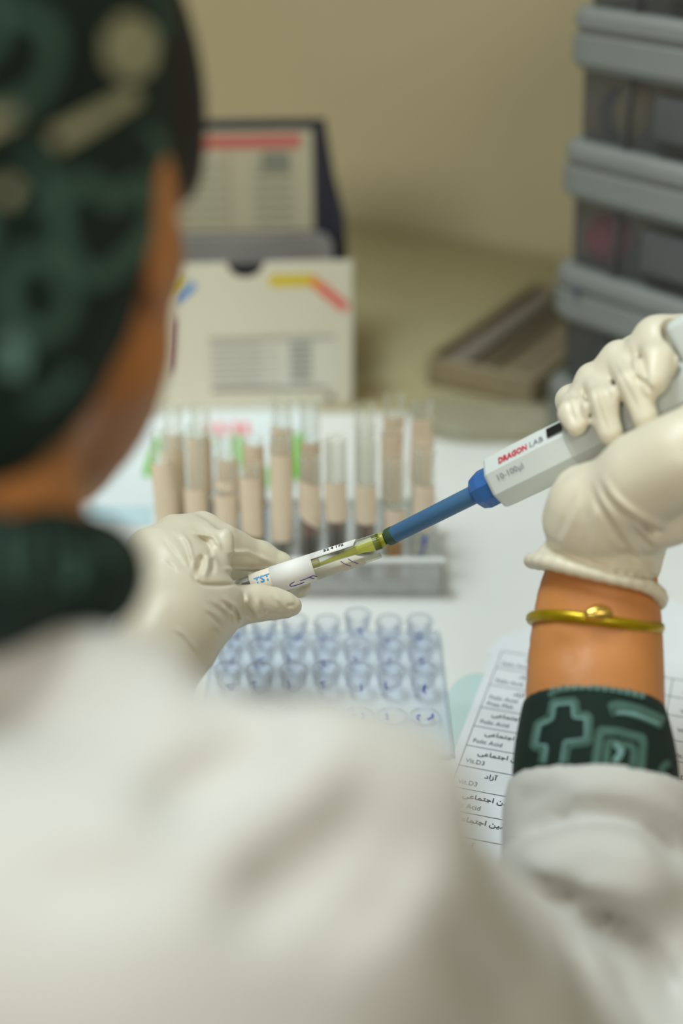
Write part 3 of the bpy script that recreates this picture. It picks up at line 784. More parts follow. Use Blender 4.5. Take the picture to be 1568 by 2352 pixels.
wlab = cyl('white_label', sx(632), sx(722), -2.3, 2.6, r + .0004, M_WLAB, held, 40, .0002, lambda t: (sx(640) * 0 - .0015 * math.sin(t * math.pi), .0004 * math.sin(9 * t)))
cyl('label_band', sx(720), sx(812), .62, 2.3, r + .0004, M_WLAB, held, 20, .0002, lambda t: (0, .0035 - .006 * abs(t - .4)))
cyl('label_band', sx(720), sx(832), -1.7, -.12, r + .0004, thin_paper('pale_label_paper', (236, 232, 216)), held, 20, .0002, lambda t: (0, -.004 * max(0, t - .8) * 5 - .003 * max(0, .3 - t) * 3))
def wrap_text(name, s, size, s0, a0, rr, m, parent, bold=0.0, rot=False):
    v, f = text_me(s, bold)
    out = []
    for x, y_, z in v:
        x *= size; y_ *= size
        if rot: x, y_ = -y_, x
        a = a0 + y_ / rr
        out.append(HT @ Vector((rr * math.cos(a), rr * math.sin(a), s0 + x)))
    return link(name, mesh(name, out, f), m, parent)
wrap_text('blue_lettering', 'TST', .0050, sx(590), .10, r + .0005, mat('cyan_print', (60, 150, 205), .5), held, .03)
wrap_text('barcode_digits', '52 4 172', .0030, sx(752), .92, r + .0009, M_INK, held, .03)
def pen(name, pts, rr=r + .0007, w=.00022):
    pp = spline(pts, 24)
    link(name, tube_me(name, [HT @ Vector((rr * math.cos(a), rr * math.sin(a), s)) for s, a in pp], w, 5), mat('violet_pen_ink', (70, 66, 150), .5), held)
pen('pen_mark', [(sx(672), -.62), (sx(661), -.75), (sx(663), -.98), (sx(680), -1.02), (sx(692), -.98)])
pen('pen_mark', [(sx(684), -.70), (sx(700), -.68), (sx(714), -.62), (sx(722), -.80)])
pen('pen_mark', [(sx(706), -.66), (sx(715), -.92)])
for px in (786, 803): pen('label_line', [(sx(px) - .001, -.2), (sx(px) + .0006, -.5), (sx(px) + .003, -.85)], r + .0008, .00014)

# ------------------------------------------------------------------ pipette
p0, p1 = P(884, 1238, .7195), P(1400, 980, .662)
pa = (p1 - p0).normalized()
pcn = ((CO - p1) - pa * (CO - p1).dot(pa)).normalized(); pu = pcn.cross(pa)
PM = frame(p0, pcn, pu, pa); PL = (p1 - p0).length
def ps(px): return (px - 884) / 516 * PL
pip = empty('pipette', p0, 'pale grey and blue hand pipette with red lettering held in the right glove', 'pipette')
link('nozzle', lathe_me('nozzle', [(0, -.006), (.0025, -.006), (.0031, .001), (.0036, .002), (.0036, .006), (0, .006)], 24, PM), M_BLACK, pip)
link('shaft', lathe_me('shaft', [(0, .0015), (.0040, .0018), (.0044, .003), (.0047, ps(1108)), (0, ps(1108))], 32, PM), M_BLUEP, pip)
link('shaft_collar', lathe_me('shaft_collar', [(.0044, .0018), (.0046, .0028), (.0046, .0056), (.00447, .006)], 32, PM), mat('olive_collar', (58, 82, 62), .45), pip)
def ngon_loft(name, st, n, m, parent, rot=0.0, bev=True):
    """st: (radius, axial) stations of an n-sided prism"""
    v, f = [], []
    for rr, s in st:
        for i in range(n):
            a = 2 * math.pi * (i + 1) / n + rot; v.append(PM @ Vector((rr * math.cos(a), rr * math.sin(a), s)))
    for k in range(len(st) - 1):
        for i in range(n): f.append((k * n + i, k * n + (i + 1) % n, (k + 1) * n + (i + 1) % n, (k + 1) * n + i))
    f.append(tuple(reversed(range(n)))); f.append(tuple((len(st) - 1) * n + i for i in range(n)))
    return link(name, mesh(name, v, f), m, parent)
ngon_loft('lock_nut', [(.0052, ps(1098)), (.0085, ps(1108)), (.0098, ps(1122)), (.0098, ps(1168))], 8, M_BLUEN, pip, .2)
B0, B1 = ps(1152), ps(1152) + .118
ngon_loft('barrel', [(.0128, B0), (.0138, B0 + .0015), (.0142, B0 + .03), (.0132, B0 + .06), (.0128, B1)], 8, M_PIPE, pip, .05 - math.pi / 8)
ngon_loft('grip_panel', [(.0136, ps(1326)), (.0147, ps(1326) + .0006), (.0138, ps(1326) + .030), (.0133, ps(1326) + .0702)], 8, M_PIPED, pip, .05 - math.pi / 8)
link('finger_rest', box_me('finger_rest', (-.008, -.004, B1 - .012), (.008, .030, B1 + .006), .004, 3, PM), M_PIPE, pip)
link('plunger', lathe_me('plunger', [(0, B1), (.004, B1), (.004, B1 + .018), (.0085, B1 + .019), (.009, B1 + .026), (.0075, B1 + .028), (0, B1 + .028)], 24, PM), M_PIPED, pip)
# flat faces of the barrel: octant directions
def face(k, s, lift=.0004):
    a = 2 * math.pi * k / 8 + .05
    nrm = Vector((math.cos(a), math.sin(a), 0)); tan = Vector((-math.sin(a), math.cos(a), 0))
    return a, nrm, tan
def face_mat(k, s, v, rad):
    """a spot on barrel face k: s along the barrel, v across the face"""
    a, nrm, tan = face(k, s)
    ap = rad * math.cos(math.pi / 8)
    o_ = nrm * (ap + .0003) + tan * v + Vector((0, 0, s))
    return PM @ frame(o_, (0, 0, 1), tan, nrm)
text_on('brand_lettering', 'DRAGON', .0050, face_mat(1, ps(1188), -.0028, .0142), M_RED, pip, .04, .74)
text_on('brand_lettering', 'LAB', .0050, face_mat(1, ps(1188) + .0172, -.0028, .01425), M_INKG, pip, .0, .90)
text_on('volume_lettering', '10-100µl', .0042, face_mat(0, ps(1174), .0000, .0142), M_INKG, pip)
me = box_me('display_window', (0, -.0030, 0), (.0085, .0030, .0004), .0002, 1, face_mat(1, ps(1296), .0004, .0142))
link('display_window', me, M_BLACK, pip)
# tip
tip = empty('pipette_tip', p0, 'yellow disposable tip on the pipette nozzle, inside the tube mouth', 'pipette tip')
M_TIP = clear('yellow_tip_plastic', (254, 254, 222), .26, .2, .5, (240, 242, 104))
dt = (t0 + ta_ * (tl * .52) - p0).normalized()
QX = dt.orthogonal().normalized(); QM = frame(p0 - dt * -.0005, QX, dt.cross(QX), dt)
tp = [(.0030, 0), (.0040, 0), (.0041, .0016), (.0036, .0020), (.0035, .0085), (.0026, .012), (.0015, .022), (.0006, .040), (.0003, .040), (.0010, .022), (.0023, .012), (.0028, .006), (.0030, 0)]
link('tip_cone', lathe_me('tip_cone', tp, 28, QM), M_TIP, tip)
for k in range(20):
    a = 2 * math.pi * k / 20
    link('tip_rib', box_me('tip_rib', (-.00018, -.0002, .0022), (.00018, .0004, .0058), 0, 1, QM @ Matrix.Rotation(a, 4, 'Z') @ Matrix.Translation((0, .00355, 0))), mat('dark_rib', (96, 110, 20), .5), tip)

# ------------------------------------------------------------------ the person
HC = P(-152, 420, .432)                     # head centre
yaw, pit = math.radians(5), math.radians(20)
hf = Vector((math.sin(yaw) * math.cos(pit), math.cos(yaw) * math.cos(pit), -math.sin(pit)))
hr = Vector((math.cos(yaw), -math.sin(yaw), 0)); hu = hr.cross(hf)
HR = np.array([[hr[i], hf[i], hu[i]] for i in range(3)])
def hp(x, y, z): return HC + hr * x * .001 + hf * y * .001 + hu * z * .001
NECKB = P(-160, 1420, .40)                  # base of neck
SHR = P(600, 2080, .345)                    # right shoulder joint
SHL = SHR + Vector((-.33, .05, -.005))      # left shoulder joint
ELB = P(1500, 2680, .545)                   # right elbow
WR = P(1372, 1385, .665)                    # right wrist
ARM = [(1388, 1250, .668, 80), (1374, 1330, .666, 104), (1373, 1390, .665, 122), (1369, 1440, .661, 126), (1368, 1500, .657, 131), (1364, 1600, .650, 134), (1366, 1780, .637, 142), (1375, 2000, .617, 155), (1430, 2300, .586, 165), (1500, 2680, .55, 170)]
def arm_at(y):
    for a, b in zip(ARM[:-1], ARM[1:]):
        if y <= b[1]:
            t = (y - a[1]) / (b[1] - a[1]); return tuple(a[i] + (b[i] - a[i]) * t for i in range(4))
    return ARM[-1]
ELL = Vector((-.22, .41, .835)); WL = P(345, 1530, .652)
CHEST = (SHR + SHL) / 2 + Vector((0, .02, -.06)); PELV = Vector((CHEST.x, CHEST.y - .12, .52))
B = Field()
B.ell(hp(0, -8, 22), (.067, .090, .080), HR)
B.ell(hp(0, 36, -38), (.060, .052, .068), HR, .03)
for s in (-1, 1):
    B.cone(hp(s * 52, 12, -50), hp(s * 22, 72, -88), .019, .018, .02)
    B.cone(hp(s * 46, 56, -18), hp(s * 48, 20, -18), .020, .022, .015)
    B.ell(hp(s * 30, 84, -2), (.014, .008, .008), HR, .006, 's')
    B.ell(hp(s * 30, 76, -2), (.013, .011, .010), HR, .003)
    B.ell(hp(s * 69, -4, -12), (.007, .016, .026), HR, .008)
B.ell(hp(0, 74, -92), (.020, .018, .016), HR, .015)
B.cone(hp(0, 90, 6), hp(0, 104, -30), .007, .011, .012)
B.ell(hp(0, 88, -60), (.022, .010, .007), HR, .008)
B.cone(hp(0, -18, -40), NECKB, .046, .044, .02)
B.cone(SHR, SHL, .022, .022, .02); B.cone(NECKB, CHEST, .044, .07, .02); B.cone(CHEST, PELV, .08, .10, .03)
B.cone(SHR, ELB, .024, .026, .01); B.cone(SHL, ELL, .034, .030, .01); B.cone(ELL, WL, .026, .016, .01)
wd = (WR - P(1366, 1780, .637)).normalized()
sd = Vector((1, 0, 0)); sd = (sd - wd * sd.dot(wd)).normalized(); th = wd.cross(sd)
# wrist and forearm, flattened
AR = np.array([[sd[i], wd[i], th[i]] for i in range(3)])
for k in range(27):
    x_, y_, d_, r_ = arm_at(1250 + k * 55); fl = .80 if y_ < 1700 else .9
    B.ell(P(x_, y_, d_), (R(r_, d_), .020, R(r_, d_) * fl), AR, .016)
B.cone(WR, P(1420, 1130, .66), .020, .016, .01); B.cone(WL, P(430, 1330, .69), .014, .012, .01)
HIPS = []
for s in (-1, 1):
    h_ = PELV + Vector((s * .09, .0, -.02)); kn = PELV + Vector((s * .12, .40, -.01)); an = Vector((kn.x, kn.y - .02, .07))
    B.cone(PELV, h_, .11, .085, .05); B.cone(h_, kn, .078, .052, .04); B.cone(kn, an, .05, .032, .03); HIPS.append((h_, kn, an))
# tendon hollow and wrist crease
B.groove([(1270, 1505, .640), (1330, 1470, .630), (1410, 1475, .632)], .006, .0022)
B.groove([(1240, 1420, .65), (1370, 1428, .635), (1500, 1428, .65)], .004, .0012)
B.fold([(1268, 1510), (1320, 1482), (1385, 1474), (1430, 1498)], 26, .0022, .58, .66)
body = link('person', B.me('person', .0055), M_SKIN)
tag(body, 'person in white lab coat and dark green printed cap, pipetting with both gloved hands', 'person')

# cap
Cf = Field()
Cf.ell(hp(0, -12, 26), (.0735, .103, .093), HR)
Cf.ell(hp(0, -40, -40), (.066, .066, .070), HR, .03)
Cf.plane(hp(0, 32, 0), hf * .657 - hu * .752, .004)
Cf.groove([(100, 250, .36), (250, 300, .37), (400, 120, .42)], .012, .004); Cf.groove([(0, 620, .36), (150, 720, .37), (250, 780, .39)], .010, .003)
Cf.groove([(60, 980, .38), (240, 800, .38), (390, 520, .41)], .007, -.002)
cap = link('surgical_cap', Cf.me('surgical_cap', .004), M_GREEN, body); cap['label'] = 'dark green cloth cap printed with pale hearts and pills'
# hair under the front edge of the cap
Hf = Field()
Hf.ell(hp(0, 34, 24), (.0765, .062, .090), HR)
Hf.plane(hp(0, 40, 0), hf * .35 - hu * .93, .004)
Hf.plane(hp(0, 70, 0), hf, .004)
hair = link('hair', Hf.me('hair', .004), M_HAIR, body); hair['label'] = 'black hair showing at the edge of the cap'
cb = bvh_of(cap.data)
print_on('cap_print', cb, [(185, 410), (138, 455), (138, 540), (172, 610), (222, 636), (285, 595), (340, 525), (350, 460), (312, 425), (262, 462), (228, 440)], 46, M_PRINT2, cap, True)
print_on('cap_print', cb, [(262, 70), (300, 60), (335, 90), (330, 140), (295, 160), (262, 130)], 50, M_PRINT3, cap, True)
print_on('cap_print', cb, [(278, 108), (318, 110)], 60, M_PRINT3, cap)
print_on('cap_print', cb, [(120, 325), (200, 280), (312, 215)], 44, M_PRINT3, cap)
print_on('cap_print', cb, [(20, 20), (105, 60), (115, 140), (80, 215), (0, 260)], 44, M_PRINT2, cap)
print_on('cap_print', cb, [(40, 590), (110, 600), (155, 670), (130, 750), (60, 760), (10, 700), (20, 630)], 44, M_PRINT2, cap, True)
print_on('cap_print', cb, [(0, 780), (35, 810), (25, 860)], 50, M_PRINT, cap)
print_on('cap_print', cb, [(0, 430), (30, 450)], 50, M_PRINT3, cap)
print_on('cap_print', cb, [(330, 290), (370, 340), (345, 390)], 26, M_PRINT2, cap)
print_on('cap_print', cb, [(60, 340), (110, 420), (60, 470)], 26, M_PRINT2, cap)
print_on('cap_print', cb, [(60, 930), (130, 900), (170, 850)], 34, M_PRINT2, cap)
# more of the pattern over the back of the cap
def heart(x, y_, k): return [(x + k * a_, y_ + k * b_) for a_, b_ in ((0, -.45), (-.45, -.8), (-.9, -.5), (-.8, .1), (0, .9), (.8, .1), (.9, -.5), (.45, -.8))]
for x, y_, k in ((-330, 150, 110), (-520, 700, 100), (-120, 560, 90)): print_on('cap_print', cb, heart(x, y_, k), 42, M_PRINT2, cap, True)
for x, y_, k in ((-150, 860, 80), (-620, 330, 80), (-90, 40, 90), (-420, 960, 60)): print_on('cap_print', cb, [(x + k * math.cos(t_), y_ + k * math.sin(t_)) for t_ in np.linspace(0, 5.5, 9)], 38, M_PRINT2, cap, True)
for x, y_ in ((-260, 420), (-480, 480), (-300, 760), (-560, 60), (-60, 300)): print_on('cap_print', cb, [(x - 80, y_ + 40), (x, y_), (x + 90, y_ - 45)], 44, M_PRINT3, cap)
# prints on the parts of the cap turned away
V_ = [v.co for v in cap.data.vertices]
for k in range(16):
    a = rng.uniform(0, 6.28); dirn = (hr * math.cos(a) + hf * math.sin(a) * .8 - hf * .3 + hu * rng.uniform(-.1, .9)).normalized()
    src = HC + dirn * .3
    if (src - HC).dot((CO - HC).normalized()) > .1: continue
    u_ = dirn.orthogonal().normalized(); w_ = dirn.cross(u_)
    rr = rng.uniform(.010, .018); pts = []
    for i in range(25):
        b_ = i / 24 * 6.283
        h_ = cb.ray_cast(src + (u_ * math.cos(b_) + w_ * math.sin(b_) * rng.choice([1])) * rr, -dirn)
        if h_[0] is not None: pts.append(h_[0] + h_[1] * .0002)
    if len(pts) > 20: link('cap_print', tube_me('cap_print', pts[:-1], .0012, 4), M_PRINT2, cap)

# green scrub collar round the neck and green undersleeve
G = Field()
G.chain([(-700, 1330, .47, 120), (-620, 1330, .40, 150), (-420, 1340, .355, 165), (-250, 1340, .340, 165), (-60, 1335, .352, 155), (120, 1330, .374, 146), (200, 1320, .395, 118)], .01)
G.chain([(200, 1320, .395, 118), (150, 1290, .47, 100), (-100, 1290, .52, 100), (-500, 1300, .52, 100), (-700, 1330, .47, 120)], .01)
for x in (40, 120, 205, 270): G.groove([(x - 15, 1190, .362), (x, 1290, .358), (x - 10, 1400, .36)], .006, .003)
scrub = link('scrub_collar', G.me('scrub_collar', .004), M_GREEN, body); scrub['label'] = 'dark green scrub collar'
gb = bvh_of(scrub.data)
for pts, w in (([(20, 1215), (15, 1280), (30, 1350)], 20), ([(70, 1230), (62, 1330)], 16), ([(160, 1260), (180, 1300), (160, 1340), (145, 1300)], 20), ([(110, 1200), (118, 1300), (108, 1390)], 12), ([(240, 1230), (262, 1290)], 16)):
    print_on('collar_print', gb, pts, w, M_PRINT2, scrub)
U = Field()
def sl(px, py, d, w, hfac=.85): return P(px, py, d)
st = [(1363, 1598, .644, 137), (1362, 1640, .641, 150), (1364, 1700, .637, 166), (1366, 1780, .631, 180), (1368, 1806, .629, 180)]
for (x, y_, d, w), (x2, y2, d2, w2) in zip(st[:-1], st[1:]):
    U.cone(P(x, y_, d + .006), P(x2, y2, d2 + .006), R(w, d), R(w2, d2), .008)
U.plane(P(1363, 1600, .640), wd, .002)
under = link('green_undersleeve', U.me('green_undersleeve', .0025), M_GREEN, body); under['label'] = 'dark green printed cuff between wrist and coat sleeve'
ub = bvh_of(under.data)
def cr(L): return [(1180 + x / 4.04, 1540 + y_ / 4.04) for x, y_ in L]
print_on('sleeve_print', ub, cr([(270, 860), (290, 725), (190, 705), (230, 505), (345, 445), (372, 300), (565, 290), (575, 420), (690, 430), (690, 660), (495, 685), (465, 860)]), 20, M_PRINT2, under, smooth=False)
print_on('sleeve_print', ub, cr([(286, 860), (312, 700), (212, 690), (250, 512), (362, 455), (386, 325), (545, 310), (555, 440), (668, 450), (666, 640), (475, 665), (445, 860)]), 5, M_PRINT, under, smooth=False, off=.0008)
print_on('sleeve_print', ub, cr([(885, 375), (960, 350), (1150, 390), (1380, 490)]), 32, M_PRINT2, under)
print_on('sleeve_print', ub, cr([(930, 400), (1100, 410), (1330, 500)]), 7, M_PRINT, under, off=.0008)
print_on('sleeve_print', ub, cr([(915, 385), (935, 395)]), 10, M_GREEN, under, off=.0011)
print_on('sleeve_print', ub, cr([(750, 900), (800, 560), (960, 570), (1185, 630), (1190, 700), (1170, 950)]), 19, M_PRINT2, under, smooth=False)
print_on('sleeve_print', ub, cr([(845, 900), (870, 660), (1090, 705), (1105, 760), (1090, 950)]), 15, M_PRINT2, under, smooth=False)
print_on('sleeve_print', ub, cr([(930, 680), (990, 750), (930, 850)]), 14, M_PRINT, under)
print_on('sleeve_print', ub, cr([(1350, 950), (1390, 880), (1440, 860)]), 16, M_PRINT2, under)
print_on('sleeve_hem', ub, cr([(325, 232), (450, 180), (650, 160), (850, 170), (1020, 200), (1210, 250)]), 12, M_PRINT2, under)
for i in range(13):
    t = i / 12; x = 360 + t * 820; yb = 176 - 60 * (1 - (2 * t - .85) ** 2) * .35 + 55 * t * t
    print_on('hem_stitch', ub, cr([(x, yb - 18), (x + 3, yb + 26)]), 4, M_PRINT, under, off=.0009, n=8)

# lab coat: torso, shoulder, sleeve in one garment
K = Field()
def big(pts, k=.02): K.chain(pts, k)
big([(-500, 1620, .39, 200), (-150, 1600, .375, 175), (140, 1610, .37, 178), (300, 1660, .362, 190), (420, 1760, .35, 200), (560, 1860, .342, 225), (730, 1860, .340, 250), (870, 1835, .345, 195), (955, 1820, .348, 125)], .006)
big([(720, 2080, .345, 390), (950, 2280, .41, 345), (1170, 2540, .475, 320), (1500, 2800, .54, 290)], .012)
big([(-300, 2150, .345, 520), (300, 2250, .335, 500), (500, 2700, .335, 560)], .012)
K.cone(CHEST + Vector((0, 0, -.05)), PELV, .125, .165, .03); K.cone(SHL, ELL, .058, .05, .02); K.cone(ELL, P(318, 1585, .647), .05, .031, .02); K.cone(SHL + Vector((.05, 0, 0)), CHEST, .06, .10, .03)
K.cone(P(-300, 1640, .40), SHL, .04, .055, .02)
# skirt over the thighs
K.cone(PELV, (HIPS[0][0] + HIPS[1][0]) / 2 + Vector((0, .1, -.02)), .17, .13, .06)
# right sleeve
slv = [(1372, 1800, .627, 186), (1368, 1880, .620, 200), (1372, 2000, .609, 200), (1420, 2200, .586, 212), (1480, 2500, .555, 240), (1490, 2760, .54, 250)]
K.chain([(x, y_, d + .008, w) for x, y_, d, w in slv], .012)
K.chain([(1200, 1985, .590, 52), (1290, 2020, .572, 56), (1400, 2052, .570, 58), (1500, 2040, .58, 52)], .014)
K.chain([(1210, 2060, .585, 40), (1260, 2140, .565, 42), (1330, 2240, .548, 44), (1400, 2360, .53, 48)], .014)
K.chain([(1300, 1960, .575, 90), (1440, 1980, .573, 95)], .02)
for pts, w, am in (([(1175, 1925), (1260, 1895), (1370, 1868), (1470, 1890), (1535, 1945), (1560, 2010)], 32, .0095), ([(1170, 1962), (1260, 2000), (1380, 2045), (1490, 2058)], 24, -.0045), ([(1232, 2030), (1290, 2050), (1345, 2054)], 22, .0100), ([(1322, 2088), (1400, 2110), (1480, 2170), (1535, 2250), (1555, 2350)], 26, .0115), ([(1195, 2040), (1260, 2130), (1340, 2240), (1430, 2370)], 22, -.0045), ([(1140, 1870), (1220, 1835), (1330, 1818)], 22, .0040), ([(1420, 2190), (1480, 2230), (1510, 2300)], 14, .0035)):
    K.fold([tuple(p) for p in spline(pts, 5 * len(pts))], w, am, .48, .615)
# hollow cuff: cut flat, then bored
K.plane(P(1366, 1782, .628), wd, .002)
KC = Field()
K.chain([(1366, 1700, .634, 176), (1368, 1830, .624, 178)], .002, 's') if False else None
# shoulder folds
for pts, w, am in (([(320, 1890), (450, 1825), (570, 1755), (690, 1680)], 72, .010), ([(430, 1930), (620, 1840), (790, 1730)], 70, -.004), ([(480, 2140), (640, 2040), (770, 1930), (880, 1790)], 75, .007), ([(700, 2200), (860, 2060), (960, 1880)], 45, .005), ([(40, 2020), (260, 2030), (480, 1970)], 60, .004), ([(430, 1500), (470, 1580), (470, 1680)], 30, .004), ([(1000, 2100), (1080, 2220), (1200, 2352)], 40, .005)):
    K.fold([tuple(p) for p in spline(pts, 5 * len(pts))], w, am, .20, .42)
coat = link('lab_coat', K.me('lab_coat', .005, .014), M_COAT, body); coat['label'] = 'white cotton lab coat'

# trousers and shoes, below the picture
Tq = Field()
for h_, kn, an in HIPS: Tq.cone(h_, kn, .090, .064, .03); Tq.cone(kn, an, .062, .05, .03)
link('trousers', Tq.me('trousers', .009), M_GREEN, body)
for h_, kn, an in HIPS:
    S_ = Field(); S_.ell(an + Vector((0, .06, -.03)), (.045, .125, .042)); S_.ell(an + Vector((0, -.01, -.02)), (.042, .05, .055), None, .02); S_.plane((0, 0, .002), (0, 0, -1))
    link('shoe', S_.me('shoe', .006), M_BLACK, body)

# bracelet
br = []
bc = ELB.lerp(WR, .985)
bx, by = None, None
for i in range(48):
    a = 2 * math.pi * i / 48
    wob = .0012 * math.sin(2 * a) + .0062 * math.sin(a)
    br.append(P(1366, 1430, .6615) + sd * .0292 * math.cos(a) + th * .0245 * math.sin(a) + wd * wob)
bra = link('bracelet', tube_me('bracelet', br, .0029, 10, True), mat('gold_green_metal', (172, 146, 16), .3, .15, 150, metal=.55), body); bra['label'] = 'thin gold bracelet on the wrist'
bs = min(br, key=lambda p: (p - CO).length)
Fb_ = Field(); Fb_.ell(P(1373, 1408, .6375), (.0042, .0036, .0040)); Fb_.cone(P(1352, 1412, .6355), P(1394, 1410, .6355), .0024, .0024, .004)
link('bead', Fb_.me('bead', .0007), mat('gold_bead', (214, 180, 90), .25, metal=.8), bra)

# left glove
L = Field()
L.chain([(330, 1560, .640, 120), (385, 1450, .662, 108), (405, 1340, .684, 100), (420, 1270, .700, 74)], .012)           # wrist, back of the hand
L.chain([(360, 1290, .690, 82), (440, 1240, .708, 42)], .012)
L.chain([(405, 1440, .664, 92), (470, 1405, .680, 68), (538, 1392, .697, 43)], .012)                                    # ball of the thumb
L.chain([(538, 1392, .697, 43), (590, 1385, .703, 39), (632, 1386, .705, 31), (664, 1391, .706, 22), (675, 1392, .7065, 14)], .005)   # thumb
L.chain([(455, 1252, .712, 50), (530, 1260, .724, 40), (598, 1280, .735, 36)], .006)                                    # index, first bone
L.chain([(598, 1280, .735, 36), (645, 1298, .738, 27), (668, 1308, .738, 18)], .003)
L.chain([(450, 1300, .750, 46), (560, 1296, .775, 34), (640, 1335, .768, 33), (688, 1347, .742, 24), (697, 1343, .738, 16)], .003)     # middle finger, tip under the tube
L.chain([(440, 1350, .760, 46), (560, 1392, .785, 34), (630, 1392, .768, 30), (650, 1382, .755, 22)], .003)             # ring finger
L.chain([(425, 1400, .755, 40), (540, 1410, .770, 31), (590, 1400, .762, 25)], .003)                                    # little finger
# loose latex web between thumb and index
L.chain([(470, 1235, .700, 30), (500, 1250, .694, 22), (518, 1240, .692, 12)], .006)
L.chain([(520, 1226, .692, 7), (519, 1262, .689, 7), (506, 1300, .687, 9), (490, 1326, .686, 12), (470, 1333, .686, 9)], .006)
L.chain([(478, 1262, .694, 26), (480, 1300, .689, 24), (474, 1320, .688, 18)], .008)
L.chain([(446, 1200, .716, 8), (462, 1194, .718, 5), (482, 1208, .718, 8), (520, 1224, .716, 9)], .010)                 # peak of a fold
L.chain([(392, 1203, .705, 9), (430, 1208, .708, 9)], .010)
def lw(Lp): return [(300 + x / 6.03, 1180 + y_ / 6.03) for x, y_ in Lp]
def crease(F_, pts, w, amp, d0, d1, side=(5, -4)):
    pts = [tuple(p) for p in spline(pts, 4 * len(pts))]; F_.fold(pts, w * 1.35, amp * .55, d0, d1); F_.fold([(x + side[0] * 1.2, y_ + side[1] * 1.2) for x, y_ in pts], w * 1.35, -amp * .55, d0, d1)
for pts, am in (([(430, 320), (600, 530), (740, 720), (815, 810)], .0008), ([(530, 250), (690, 400), (780, 560), (815, 700)], .0010), ([(640, 300), (750, 420), (800, 560), (820, 760)], .0012), ([(840, 590), (832, 680), (815, 770)], .0012), ([(440, 640), (560, 740), (640, 830)], .0008), ([(600, 240), (740, 380), (790, 500)], .0007)):
    crease(L, lw(pts), 3.2, am, .60, .705)
for pts, am in (([(990, 1330), (1110, 1420), (1210, 1500), (1290, 1610)], .0009), ([(1050, 1220), (1200, 1310), (1330, 1410), (1440, 1530)], .0009), ([(1290, 1260), (1420, 1340), (1480, 1440), (1480, 1510)], .0016), ([(1140, 1580), (1190, 1650), (1215, 1720)], .0008), ([(560, 1620), (700, 1710), (820, 1850), (930, 2010)], .0010), ([(1250, 1200), (1380, 1300)], .0008)):
    crease(L, lw(pts), 3.6, am, .58, .72, (4, -7))
# hollow of the web and the folds round it
L.fold(lw([(830, 800), (900, 930), (1000, 985), (1150, 990), (1300, 985), (1500, 970)]), 4, .0016, .60, .722)
L.fold(lw([(880, 290), (1050, 400), (1100, 480), (1120, 600)]), 6, .0016, .60, .712)
L.fold(lw([(840, 240), (1000, 290), (1150, 310), (1220, 420), (1250, 510)]), 5, -.0012, .60, .712)
L.fold(lw([(990, 560), (975, 700), (905, 850)]), 7, .0022, .60, .705)
L.fold(lw([(1070, 560), (1060, 720), (1020, 900)]), 6, -.0010, .60, .705)
L.fold(lw([(1130, 600), (1150, 720), (1120, 860)]), 5, .0008, .60, .700)
def tw(Lp): return [(270 + x / 2.412, 1160 + y_ / 2.412) for x, y_ in Lp]
crease(L, tw([(640, 560), (662, 600), (668, 630), (655, 655)]), 3.5, .0020, .60, .72, (-6, 2))
crease(L, tw([(690, 480), (700, 550), (735, 600), (760, 640)]), 5, .0020, .60, .72, (9, -3))
crease(L, tw([(770, 510), (790, 575), (800, 590)]), 4, -.0014, .60, .72, (8, 4))
crease(L, tw([(600, 545), (625, 590), (640, 640)]), 3.5, .0012, .60, .72, (-5, 3))
crease(L, tw([(850, 505), (900, 560), (910, 590)]), 5, .0010, .60, .72, (7, -2))
L.fold(tw([(930, 560), (985, 555)]), 4, .0007, .60, .72)
L.fold(tw([(600, 265), (720, 262), (890, 330)]), 5, -.0010, .60, .735)
L.fold(tw([(575, 352), (740, 362), (890, 350)]), 5, -.0012, .60, .74)
gl = link('glove', L.me('glove', .00075, .003), M_GLOVE, body); gl['label'] = 'cream latex glove on the hand pinching the tube'

# right glove
Q = Field()
Q.chain([(1400, 1240, .672, 105), (1500, 1120, .695, 95), (1600, 1000, .70, 90)], .02)
Q.chain([(1500, 1060, .712, 60), (1650, 930, .705, 62)], .02)                                                            # knuckles and palm beyond the barrel
Q.chain([(1378, 1262, .664, 98), (1352, 1190, .650, 88), (1352, 1152, .645, 74)], .015)                                 # heel of the hand
Q.chain([(1385, 1168, .640, 90), (1480, 1094, .622, 92), (1570, 1050, .610, 92), (1680, 960, .602, 72), (1755, 875, .612, 58), (1762, 815, .622, 44)], .012)    # thumb along the barrel
Q.chain([(1530, 1170, .650, 70), (1560, 1120, .655, 70), (1600, 1050, .665, 70)], .015)
Q.chain([(1500, 1200, .640, 30), (1540, 1185, .64, 36)], .02)
Q.chain([(1448, 1230, .668, 66), (1444, 1300, .668, 66)], .01)
Fg = Field()                                                                                                             # fingers closing over the near side of the barrel
Fg.chain([(1480, 1050, .712, 44), (1345, 975, .706, 38), (1312, 920, .686, 31), (1314, 950, .656, 27), (1324, 980, .650, 23)], .006)   # little
Fg.chain([(1540, 1010, .712, 48), (1420, 905, .700, 42), (1364, 876, .676, 38), (1380, 930, .6455, 34), (1402, 994, .6400, 29)], .006)   # ring
Fg.chain([(1600, 960, .705, 50), (1490, 850, .694, 46), (1424, 828, .668, 41), (1449, 890, .6385, 37), (1480, 958, .6320, 32)], .006)    # middle
Fg.chain([(1660, 890, .700, 52), (1590, 790, .680, 50), (1512, 786, .655, 47), (1510, 836, .638, 41), (1502, 876, .630, 34)], .006)    # index
Fg.chain([(1512, 782, .655, 44), (1600, 768, .665, 46)], .01)
Fg.chain([(1330, 905, .692, 22), (1390, 852, .684, 26), (1465, 803, .674, 30), (1540, 768, .668, 34)], .006)            # latex stretched over the knuckles
